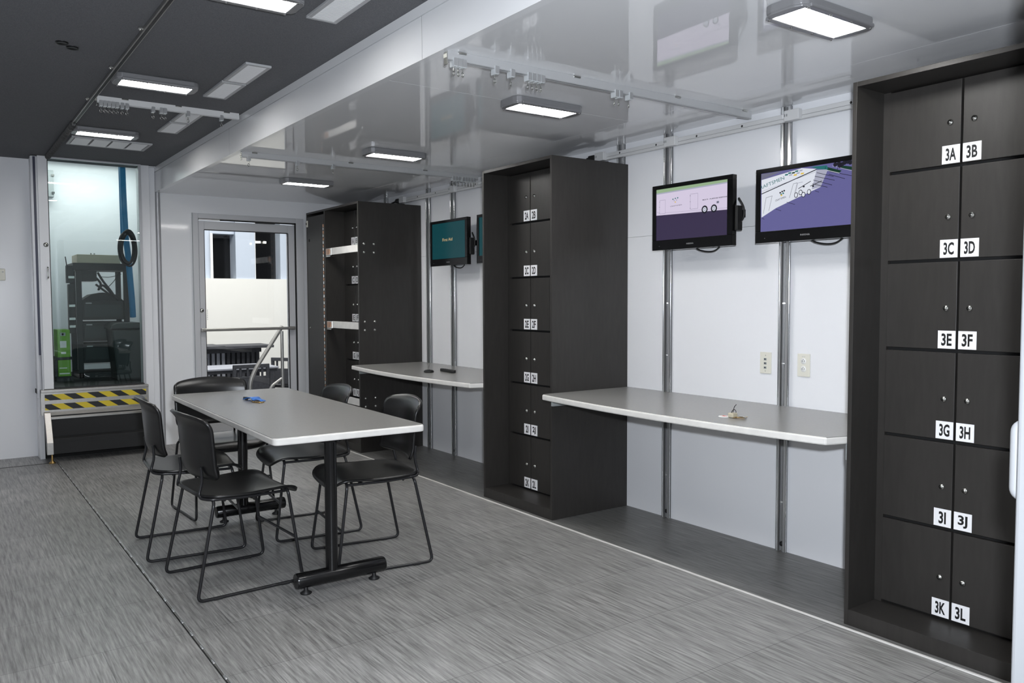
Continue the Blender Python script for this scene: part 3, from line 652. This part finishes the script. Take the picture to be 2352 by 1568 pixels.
def glider(x, y, z, label, group):
    t = thing('curtain_glider', label, 'curtain glider', (x, y, z), 0, group)
    bd = MB(); bd.v = [(a+x, b+y, c+z) for a, b, c in GB.v]; bd.f = GB.f; bd.m = GB.m; bd.sm = GB.sm; bd.mats = GB.mats; bd.build('carrier', t)
    fp = MB(); fp.v = [(a+x, b+y, c+z) for a, b, c in GS.v]; fp.f = GS.f; fp.m = GS.m; fp.sm = GS.sm; fp.mats = GS.mats; fp.build('roller_plate', t)
    rg = MB().cyl((x, y, z-.028), (x, y, z-.042), .0022, K['steel'], 6)
    rg.tube([(x+.009*math.cos(a)*.8, y+.009*math.cos(a)*.6, z-.051+.009*math.sin(a)) for a in [2*PI*k/14 for k in range(14)]], .002, K['steel'], 6, True); rg.build('eyelet', t)
def gliders(xs, y, z, where, group):
    for i, x in enumerate(xs):
        n = len(xs)-i
        glider(x, y, z-.030, 'curtain glider with steel eyelet, %s from the left on %s' % (ORD[i], where), group)
ctrack(1.615, 3.395, 2.70, ZC, K['trackgrey'], 'curtain track on the white ceiling nearest the camera', [1.68, 2.25, 2.86, 3.34])
gliders([1.648, 1.668, 1.688, 1.838, 1.915, 2.000, 2.022, 2.044, 2.066, 2.475, 2.500, 2.560], 2.70, ZC, 'the nearer white-ceiling track', 'curtain gliders on the near track')
ctrack(1.62, 3.40, 5.235, ZC, K['trackgrey'], 'curtain track on the white ceiling farther from the camera', [1.70, 2.36, 2.94])
gliders([1.665, 1.985, 2.235, 3.18, 3.205, 3.23, 3.265, 3.29, 3.315, 3.34, 3.365], 5.235, ZC, 'the farther white-ceiling track', 'curtain gliders on the far track')
ctrack(.785, 1.575, 5.13, ZD, K['track'], 'white curtain track on the dark ceiling', [.93, 1.22, 1.5])
gliders([.805, .826, .847, .868, .889, .915, .94, 1.08, 1.125, 1.145, 1.275, 1.47], 5.13, ZD, 'the dark-ceiling track', 'curtain gliders on the dark-ceiling track')
ctrack(.785, 1.575, 2.50, ZD, K['track'], 'curtain track on the dark ceiling above the photo, only its hooks showing', [.93, 1.22, 1.5])
for x, s in ((1.388, 'left'), (1.412, 'right')):
    glider(x, 2.50, ZD-.052, 'curtain glider at the top edge of the photo, %s of two' % s, 'curtain gliders at the photo top')

# ---------------------------------------------------------------- rail and coiled cable along the dark ceiling
rl = thing('ceiling_rail', 'long grey metal rail running along the dark ceiling', 'rail', (.769, 3.5, ZD-.025))
MB().box(.757, .781, -.5, 5.9, ZD-.020, ZD-.0005, K['brushed'], .003).box(.763, .775, -.5, 5.9, ZD-.0215, ZD-.019, K['dark_metal']).build('rail', rl)
for y in (2.3, 3.0, 3.75, 4.45, 5.2): MB().box(.739, .758, y-.01, y+.01, ZD-.012, ZD-.0005, K['steel'], .002).lathe([(.001, -.006), (.004, -.005), (.005, 0)], (.747, y, ZD-.012), K['steel'], 8).build('clip', rl)
cc = MB(); pth = []
n = 300
for k in range(n): a = k*2*PI/9; s = k/n; pth.append((.767+.016*math.cos(a), 5.92+s*1.45, ZD-.022+.016*math.sin(a)))
cc.tube(pth, .0065, K['coil'], 6); cc.cyl((.767, 5.9, ZD-.022), (.767, 7.4, ZD-.022), .013, K['coil'], 8)
tag(cc.build('coiled_cable', None, None, 'base'), 'thick grey coiled cable on the ceiling leading to the glass door', 'cable')
for x, y, r, lb in ((.505, 4.17, .027, 'round dark grommet in the carpeted ceiling, left of a pair'), (.553, 4.225, .026, 'round dark grommet in the carpeted ceiling, right of a pair')):
    g_ = MB().lathe([(.001, -.003), (r*.7, -.004), (r*.95, -.006), (r, 0)], (x, y, ZD-.0005), K['dark_metal'], 20); tag(g_.build('ceiling_grommet', None, None, 'base'), lb, 'grommet')

# ---------------------------------------------------------------- table
tb = thing('meeting_table', 'grey laminate table with white edge on black T legs', 'table', (1.45, 4.11, 0))
cor = [(1.088, 3.175), (1.765, 3.150), (1.815, 5.045), (1.128, 5.075)]
def rounded(c, r, ins=0):
    P = [Vector(p) for p in c]; ctr = sum(P, Vector((0, 0)))/4
    P = [p + (ctr-p).normalized()*ins*1.3 for p in P]; out = []
    for i in range(4):
        a = P[i-1]-P[i]; b = P[(i+1) % 4]-P[i]; p0 = P[i]+a.normalized()*r; p1 = P[i]+b.normalized()*r
        for k in range(6): t = k/5; q = p0*(1-t)**2+P[i]*2*t*(1-t)+p1*t*t; out.append((q.x, q.y))
    return out
MB().prism(rounded(cor, .03), .690, .7195, K['edge'], 'z', .006).build('edge_band', tb, 'white edge band')
MB().prism(rounded(cor, .028, .007), .7150, .7206, K['grey_top']).build('tabletop', tb, 'grey laminate top')
for (cx, fx0, fx1, y) in ((1.402, 1.236, 1.655, 3.358), (1.440, 1.283, 1.683, 4.742)):
    ft = MB().tube([(fx0, y, .062), (fx0+.006, y, .062), (fx1-.006, y, .062), (fx1, y, .062)], [.031, .034, .034, .031], K['blackpaint'], 24).build('foot', tb)
    for x in (fx0+.045, fx1-.05): MB().lathe([(0, 0), (.024, 0), (.026, .005), (.010, .014), (.008, .034)], (x, y, 0), K['rubber'], 14).build('glide', ft)
    cm = MB().cyl((cx, y, .07), (cx, y, .66), .027, K['blackpaint'], 24); cm.box(cx-.20, cx+.20, y-.04, y+.04, .672, .690, K['blackpaint'], .004); cm.cyl((cx, y, .655), (cx, y, .675), .045, K['blackpaint'], 20); cm.build('column', tb)
MB().box(1.41, 1.45, 3.38, 4.72, .665, .690, K['blackpaint'], .004).build('underframe', tb)

# ---------------------------------------------------------------- chairs
def sq(a, b, n):
    m = max(abs(a), abs(b))
    if m < 1e-9: return 0, 0
    k = (abs(a/m)**n+abs(b/m)**n)**(-1/n); return a*k, b*k
def make_chair():
    t = thing('stacking_chair', '', 'chair', (0, 0, 0))
    def seat(u, v):
        x, y = sq(u, v, 7); wd = .225 - .018*max(0, -y)**2 - .03*max(0, -y)**6
        z = .432 - .010*(1-x*x)*(1-y*y) + .006*max(0, -y)**3
        f = max(0, (y-.62)/.38); z -= .045*f*f*(1-.45*x*x); z += .012*max(0, (abs(x)-.6)/.4)**2*max(0, y)
        return (x*wd, .022+y*.222, z)
    MB().shell(seat, 29, 29, .011, K['black']).build('seat', t)
    def back(u, v):
        x, y = sq(u, v, 13); w_ = (y+1)/2
        z = .505 + .262*w_ + .022*(1-x*x)*w_*w_ ; wd = .222 + .004*w_
        f = max(0, (w_-.78)/.22); g = max(0, (.22-w_)/.22)
        yy = -.188 - .022*w_ - .032*f*f*(1-.3*x*x) + .050*x*x + .018*g*g
        return (x*wd, yy, z)
    MB().shell(back, 29, 25, .013, K['black']).build('backrest', t)
    r = .0072
    for s in (-1, 1):
        p = fillet([(s*.15, .175, .422), (s*.212, .178, .424), (s*.235, .235, .0075), (s*.235, -.235, .0075), (s*.215, -.150, .420), (s*.14, -.150, .418)], .03, 6)
        lg = MB().tube(p, r, K['wire'], 10).build('sled_leg', t)
        for y in (.15, -.15): MB().box(s*.235-.0085, s*.235+.0085, y-.018, y+.018, .0005, .009, K['rubber'], .002).build('glide', lg)
        q = fillet([(s*.200, .172, .416), (s*.214, .0, .418), (s*.205, -.165, .424), (s*.15, -.198, .428), (s*.15, -.178, .50), (s*.15, -.184, .56)], .03, 6)
        MB().tube(q, .0065, K['wire'], 10).build('back_support', t)
    MB().tube([(-.222, .206, .205), (.222, .206, .205)], .0065, K['wire'], 8).build('stretcher', t)
    MB().tube([(-.2, -.10, .414), (.2, -.10, .414)], .0065, K['wire'], 8).tube([(-.2, .10, .414), (.2, .10, .414)], .0065, K['wire'], 8).build('seat_frame', t)
    return t
ch0 = make_chair()
chairs = [(1.087, 3.751, -87, 'black stacking chair nearest the camera, left of the table'), (1.056, 4.415, -94.5, 'black stacking chair left of the table, nearest the hazard striped step'),
          (1.415, 5.075, 183.6, 'black stacking chair at the far end of the table before the glazed door'), (1.735, 3.665, 83, 'black stacking chair right of the table, nearer one'), (1.683, 4.363, 84.5, 'black stacking chair right of the table, farther one')]
for i, (x, y, a, lb) in enumerate(chairs):
    c = ch0 if i == 0 else copy_tree(ch0)
    c.location = (x, y, 0); c.rotation_euler = (0, 0, math.radians(a)); tag(c, lb, 'chair', 'stacking chairs around the table')

# ---------------------------------------------------------------- things lying on the table and counters
kz = .7212
kl = thing('key_lanyard', 'blue fabric key lanyard with brass ring lying on the table', 'key lanyard', (1.42, 4.46, kz))
def ribbon(path, wd, th, m):
    b = MB(); P = [Vector(p) for p in path]
    vs = []; n = len(P)
    for i in range(n):
        d = (P[min(i+1, n-1)]-P[max(i-1, 0)]).normalized(); s = d.cross(Vector((0, 0, 1))).normalized()*wd/2; u = s.cross(d).normalized()*th
        vs += [P[i]+s, P[i]-s, P[i]-s+u, P[i]+s+u]
    fs = [(0, 1, 2, 3), (4*n-4, 4*n-1, 4*n-2, 4*n-3)]
    for i in range(n-1):
        for k in range(4): fs.append((4*i+k, 4*i+(k+1) % 4, 4*i+4+(k+1) % 4, 4*i+4+k))
    return b.add(vs, fs, m, True)
ribbon(smooth_path([(1.408, 4.535, kz+.004), (1.418, 4.495, kz+.016), (1.425, 4.455, kz+.018), (1.432, 4.43, kz+.006)], 4), .055, .002, K['lanyard']).build('strap', kl)
ribbon(smooth_path([(1.418, 4.49, kz+.003), (1.428, 4.44, kz+.010), (1.440, 4.395, kz+.010), (1.446, 4.372, kz+.004)], 4), .03, .002, K['lanyard']).build('strap', kl)
MB().tube([(1.425+.028*math.cos(a)+.0, 4.40+.055*math.sin(a), kz+.003) for a in [2*PI*k/24 for k in range(24)]], .003, K['gold'], 8, True).build('ring', kl)
MB().box(1.398, 1.416, 4.535, 4.575, kz, kz+.014, K['dark_metal'], .003).box(1.402, 1.41, 4.525, 4.537, kz+.003, kz+.011, K['gold'], .001).build('clasp', kl)
bk = thing('key_bunch', 'bunch of keys with a round red and white tag on the nearer counter', 'keys', (2.92, 2.39, .738)); cz = .7382
MB().lathe([(0, .003), (.024, .003), (.027, .0015), (.027, 0), (0, 0)], (2.915, 2.442, cz), K['paper'], 22).box(2.903, 2.908, 2.43, 2.455, cz+.003, cz+.0035, K['red']).box(2.912, 2.917, 2.425, 2.450, cz+.003, cz+.0035, K['red']).box(2.921, 2.926, 2.432, 2.458, cz+.003, cz+.0035, K['red']).build('tag', bk)
def key(c, ang, m):
    b = MB(); ca, sa = math.cos(ang), math.sin(ang)
    def R(x, y): return (c[0]+x*ca-y*sa, c[1]+x*sa+y*ca)
    b.prism([R(*p) for p in [(.011*math.cos(k*PI/6)-.002, .011*math.sin(k*PI/6)) for k in range(12)]], c[2], c[2]+.002, m)
    b.prism([R(*p) for p in ((.006, -.004), (.042, -.004), (.046, 0), (.042, .004), (.036, .002), (.032, .004), (.027, .002), (.022, .004), (.006, .004))], c[2], c[2]+.002, m); return b
for i, (x, y, a) in enumerate(((2.92, 2.385, -1.0), (2.935, 2.37, -1.6), (2.915, 2.365, -.5), (2.93, 2.355, -2.0))): key((x, y, cz+.001+i*.0025), a, K['steel'] if i % 2 else K['brass']).build('key', bk)
MB().box(2.905, 2.94, 2.385, 2.415, cz+.001, cz+.022, K['beige'], .005).build('fob', bk, 'cream fob')
MB().tube([(2.93+.016*math.cos(a), 2.40, cz+.020+.016*math.sin(a)) for a in [2*PI*k/18 for k in range(18)]], .0016, K['rubber'], 6, True).tube(smooth_path([(2.93, 2.405, cz+.02), (2.945, 2.41, cz+.045), (2.94, 2.395, cz+.058)]), .0018, K['rubber'], 6).build('loop', bk)
rm = thing('remote_control', 'small black remote lying on the farther counter', 'remote', (3.105, 5.19, .738))
MB().prism([(3.118, 5.30), (3.092, 5.295), (3.072, 5.10), (3.085, 5.085), (3.105, 5.088), (3.115, 5.10)], cz, cz+.022, K['rubber'], 'z', .006).build('body', rm)
bt = MB()
for k in range(5): bt.box(3.090-k*.002, 3.100-k*.002, 5.25-k*.03, 5.265-k*.03, cz+.0215, cz+.0235, K['tvblack'])
bt.build('button', rm)
pk = thing('key_fob', 'small round black fob beside the remote on the farther counter', 'fob', (2.981, 5.266, .738))
MB().lathe([(0, .018), (.026, .018), (.036, .012), (.038, .004), (.034, 0), (0, 0)], (2.981, 5.266, cz), K['rubber'], 20).build('body', pk)
MB().lathe([(0, .0195), (.012, .0195), (.013, .018)], (2.981, 5.266, cz), K['tvblack'], 14).build('button', pk)

# ---------------------------------------------------------------- inside the raised compartment
z0 = ZF-.004
rk = thing('equipment_rack', 'black open equipment rack behind the glass door', 'rack', (1.30, 8.62, z0)); R_ = K['rack']
for x in (1.075, 1.475):
    for y in (8.42, 8.82): MB().box(x, x+.045, y, y+.04, z0, 1.60, R_, .002).build('post', rk)
MB().box(1.05, 1.54, 8.40, 8.88, 1.56, 1.625, R_, .004).build('top_panel', rk)
MB().box(1.075, 1.52, 8.42, 8.85, z0, z0+.05, R_).build('base', rk)
for za, zb, nm in ((1.10, 1.28, 'equipment_unit'), (.90, 1.08, 'equipment_unit'), (.70, .88, 'equipment_unit')):
    u_ = MB().box(1.12, 1.475, 8.44, 8.82, za, zb, R_, .004).build(nm, rk)
    MB().box(1.14, 1.455, 8.434, 8.441, za+.03, zb-.04, K['bin']).box(1.15, 1.20, 8.432, 8.436, zb-.03, zb-.02, K['lightgrey']).build('faceplate', u_)
MB().box(1.12, 1.25, 8.44, 8.7, 1.46, 1.56, R_, .003).build('equipment_unit', rk)
MB().prism([(1.12, 1.28), (1.475, 1.28), (1.42, 1.335), (1.30, 1.355), (1.20, 1.335)], 8.46, 8.7, R_, 'y', .004).build('paper_tray', rk)
cb = MB()
for a in (((1.22, 8.46, 1.52), (1.28, 8.44, 1.44), (1.26, 8.43, 1.38), (1.30, 8.43, 1.42), (1.38, 8.43, 1.33), (1.43, 8.44, 1.28)), ((1.26, 8.45, 1.54), (1.30, 8.43, 1.46), (1.37, 8.43, 1.36), (1.40, 8.43, 1.30)), ((1.24, 8.45, 1.43), (1.31, 8.43, 1.37), (1.36, 8.43, 1.33))): cb.tube(smooth_path(a), .010, K['rubber'], 6)
cb.tube(smooth_path([(1.27, 8.45, 1.50), (1.37, 8.44, 1.50), (1.46, 8.44, 1.53)]), .003, K['rubber'], 6).tube(smooth_path([(1.44, 8.45, 1.55), (1.40, 8.44, 1.47), (1.34, 8.44, 1.40)]), .003, K['rubber'], 6)
cb.build('cable', rk)
sd = MB().box(1.00, 1.06, 8.42, 8.50, 1.44, 1.60, R_, .004).box(1.01, 1.055, 8.41, 8.5, .98, 1.43, R_, .003).tube([(1.005, 8.44, 1.6), (.995, 8.44, 1.68)], .004, R_, 6)
for z in (1.03, 1.10, 1.22, 1.48): sd.box(1.01, 1.06, 8.40, 8.412, z, z+.025, K['steel'], .002)
sd.build('side_unit', rk)
bb = thing('carton', 'flat beige box lying on top of the equipment rack', 'box', (1.28, 8.6, 1.626))
MB().box(1.09, 1.455, 8.44, 8.78, 1.626, 1.705, K['beige'], .004).build('body', bb); MB().box(1.21, 1.222, 8.5, 8.51, 1.705, 1.722, K['lightgrey']).box(1.238, 1.25, 8.5, 8.51, 1.705, 1.722, K['lightgrey']).build('tab', bb)
bn = thing('waste_bin', 'dark plastic waste bin with rounded lid behind the glass door', 'bin', (1.43, 8.1, z0))
MB().prism([(1.33, z0), (1.53, z0), (1.57, 1.02), (1.29, 1.02)], 8.0, 8.3, K['bin'], 'y', .015).build('body', bn)
MB().prism([(1.275, 1.02), (1.58, 1.02), (1.57, 1.055), (1.53, 1.08), (1.33, 1.08), (1.285, 1.055)], 7.985, 8.315, K['bin'], 'y', .012).build('lid', bn)
def carton(z, h, lb, marks):
    t = thing('carton', lb, 'box', (.945, 8.3, z))
    MB().box(.885, .985, 8.20, 8.46, z, z+h, K['green'], .002).build('body', t); m_ = MB()
    for a, b, c, d, k in marks: m_.box(a, b, 8.198, 8.2, z+c, z+d, K[k])
    m_.build('print', t)
carton(z0+.045, .145, 'lower green carton behind the glass door', [(.895, .955, .07, .078, 'vent'), (.895, .975, .02, .03, 'vent')])
carton(z0+.215, .245, 'upper green carton with white labels behind the glass door', [(.905, .955, .085, .145, 'paper'), (.912, .95, .03, .048, 'paper'), (.91, .95, .19, .22, 'lightgrey'), (.92, .935, .196, .214, 'rubber')])
shf = thing('shelf_stand', 'low dark stand carrying the green cartons', 'stand', (.95, 8.35, z0))
MB().box(.87, 1.0, 8.19, 8.48, z0, z0+.044, K['rack']).build('base', shf); MB().box(.87, 1.0, 8.205, 8.48, z0+.192, z0+.214, K['rack']).box(.862, .882, 8.21, 8.48, z0+.045, z0+.192, K['rack']).build('shelf', shf)
hs = MB().tube(smooth_path([(1.475, 8.34, 2.69), (1.478, 8.34, 2.3), (1.485, 8.34, 2.0), (1.490, 8.34, 1.86), (1.505, 8.34, 1.70), (1.520, 8.36, 1.5), (1.535, 8.38, 1.3), (1.545, 8.4, 1.12)], 10), .027, K['blue'], 12)
hs.tube(smooth_path([(1.47, 8.40, 2.69), (1.472, 8.40, 2.3), (1.474, 8.4, 1.9)], 8), .02, K['blue'], 10)
tag(hs.build('cable_sleeve', None, None, 'base'), 'blue cable sleeve hanging from the ceiling behind the glass', 'cable')
lp = MB()
for k, (dx, dz) in enumerate(((0, 0), (.012, .01), (-.010, -.012), (.02, -.02))):
    lp.tube([(1.485+dx+.062*math.cos(a), 8.24+.012*k, 1.77+dz+.15*math.sin(a)) for a in [2*PI*j/28 for j in range(28)]], .010, K['rubber'], 8, True)
tag(lp.build('cable_coil', None, None, 'base'), 'coiled black cable hung on the blue sleeve', 'cable')
jb = thing('junction_box', 'grey metal box high on the compartment wall by the door stile', 'box', (.92, 9.28, 2.30))
MB().box(.86, 1.005, 9.2, 9.298, 2.30, 2.56, K['lightgrey'], .004).build('housing', jb); MB().box(.985, 1.01, 9.19, 9.21, 2.33, 2.35, K['steel']).box(.985, 1.01, 9.19, 9.21, 2.5, 2.52, K['steel']).build('latch', jb)

# ---------------------------------------------------------------- outside the glazed door
GZ = -.42
struct('floor_outside', MB().box(.5, 9, YE+.1, 18, GZ-.1, GZ, K['ground'])); 
ow = MB().box(1.5, 8.5, 14.2, 14.4, GZ, 1.655, K['outwall'])
struct('wall_outside', ow)
wf = MB(); F_ = K['outframe']
wf.box(1.5, 3.86, 14.32, 14.6, 1.655, 3.2, F_); wf.box(4.27, 4.60, 14.22, 14.6, 1.655, 3.2, F_); wf.box(5.08, 8.5, 14.3, 14.6, 1.655, 3.2, F_); wf.box(3.86, 4.27, 14.3, 14.6, 2.42, 3.2, F_)
wf.box(3.86, 3.90, 14.26, 14.32, 1.655, 2.42, K['vent']); wf.box(4.60, 4.64, 14.3, 14.36, 1.655, 3.2, K['vent']); wf.box(4.6, 5.1, 14.3, 14.6, 2.9, 3.2, F_)
wf.box(3.8, 5.2, 14.55, 14.62, 1.655, 3.2, K['winddark'])
w1 = struct('window_1', wf)
hlm = MB().box(4.70, 4.80, 14.5, 14.52, 2.30, 2.335, K['hallled'], .004).box(4.85, 4.90, 14.5, 14.52, 2.30, 2.335, K['hallled'], .004).box(4.52, 4.545, 14.215, 14.225, 2.25, 2.275, K['hallled'], .004)
tag(hlm.build('hall_lamp', None, None, 'base'), 'row of small lamps glowing in the dark outside window', 'lamp')
br = thing('bar_counter', 'dark slatted outdoor bar against the white outside wall', 'bar', (3.7, 12.8, GZ)); D_ = K['deck']
MB().box(2.3, 4.30, 12.45, 13.1, .55, .59, D_, .004).box(2.3, 3.55, 12.42, 13.1, .555, .60, K['deck'], .004).build('bar_top', br); MB().box(2.35, 4.15, 12.7, 13.0, GZ, .55, D_).build('carcass', br)
sl = MB(); 
for k in range(16): x = 2.95+k*.075; sl.box(x, x+.045, 12.62, 12.66, GZ+.1, .50, K['decktop'] if k < 9 else D_)
sl.box(2.35, 4.15, 12.60, 12.68, .48, .54, D_); sl.box(2.35, 4.15, 12.6, 12.68, GZ+.05, GZ+.12, D_); sl.build('slat', br)
ot = thing('outdoor_table', 'slatted outdoor table with pale top beyond the glazed door', 'table', (3.3, 11.6, GZ))
tt = MB()
for k in range(8): tt.box(2.3, 3.95, 11.25+k*.095, 11.33+k*.095, .325, .35, K['decktop'], .003)
tt.box(2.32, 3.93, 11.27, 12.0, .28, .32, D_); tt.build('tabletop', ot)
for x in (2.4, 3.86):
    for y in (11.3, 11.95): MB().box(x-.03, x+.03, y-.03, y+.03, GZ, .28, D_).build('leg', ot)
def outchair(cx, cy, rz, lb, pale=False):
    t = thing('outdoor_chair', lb, 'chair', (cx, cy, GZ), 0, 'dark outdoor chairs'); m = K['deck']; W2 = .24
    def b(nm, x0, x1, y0, y1, za, zb, bev=.004):
        o_ = MB(); vs = MB().box(x0, x1, y0, y1, za, zb, m, bev); ca, sa = math.cos(rz), math.sin(rz)
        vs.v = [(cx+x*ca-y*sa, cy+x*sa+y*ca, z+GZ) for x, y, z in vs.v]; return vs
    q = b('seat', -W2, W2, -.22, .24, .40, .44); q.build('seat', t)
    for x in (-W2, W2-.04):
        b('', x, x+.04, -.26, -.22, 0, .84).build('leg', t); b('', x, x+.04, .20, .24, 0, .64).build('leg', t); b('', x, x+.045, -.24, .26, .62, .65).build('armrest', t)
    bk_ = b('', -W2, W2, -.262, -.225, .80, .85)
    for a in (b('', -W2, W2, -.258, -.23, .66, .69), b('', -W2, W2, -.258, -.23, .46, .66)): bk_.add(a.v, a.f, m)
    for x in (-.145, -.05, .05, .145): a = b('', x-.014, x+.014, -.255, -.235, .69, .80); bk_.add(a.v, a.f, m)
    bk_.build('backrest', t)
outchair(3.42, 11.05, 0, 'dark outdoor chair with its back to the glazed door'); outchair(3.05, 12.2, PI, 'dark outdoor chair with lattice back behind the outdoor table'); outchair(4.42, 11.9, -.9, 'dark outdoor chair carrying white papers right of the outdoor table')
pp = MB()
for k in range(7): 
    a = random.random()*3; x = 4.40+random.uniform(-.1, .1); y = 11.92+random.uniform(-.08, .08); z = GZ+.445+k*.02
    pp.prism([(x+.12*math.cos(a+t), y+.10*math.sin(a+t)) for t in (.4, 1.9, 3.5, 5.0)], z, z+.018, K['paper'], 'z', .004)
tag(pp.build('paper_pile', None, None, 'base'), 'pile of crumpled white papers on the outdoor chair', 'papers')
hr = thing('handrail', 'bent steel handrail of the outside steps beyond the door', 'handrail', (3.0, 8.7, GZ))
MB().tube(fillet([(3.26, 9.15, .98), (2.92, 9.1, .50), (2.86, 9.1, .36), (2.855, 9.1, GZ)], .12, 6), .022, K['brushed'], 12).build('rail', hr)
MB().cyl((3.20, 9.0, GZ), (3.20, 9.0, .93), .018, K['brushed'], 12).tube(fillet([(3.2, 9.0, .40), (3.05, 9.0, .30), (3.02, 9.0, GZ)], .06), .016, K['brushed'], 10).build('post', hr)

# ---------------------------------------------------------------- near jamb with grab handle at the right edge of the photo
nj = MB().box(XF-.002, XF+.07, YN-.06, .668, 0, 1.56, K['near'], .008, 3); nj.box(XF-.002, XF+.07, YN-.06, .672, 1.562, ZC, K['rubber'], .008, 3)
struct('door_3', nj)
gh = thing('grab_handle', 'white grab handle on the doorway edge at photo right', 'handle', (XF+.03, .69, .92))
MB().tube(fillet([(XF+.045, .655, 1.04), (XF+.035, .683, 1.035), (XF+.035, .683, .905), (XF+.045, .655, .90)], .04, 6), .010, K['near'], 12).build('grip', gh)
for z in (1.04, .90): MB().lathe([(.014, 0), (.014, .006), (.008, .008)], (XF+.045, .666, z), K['near'], 14, 'y').build('rosette', gh)
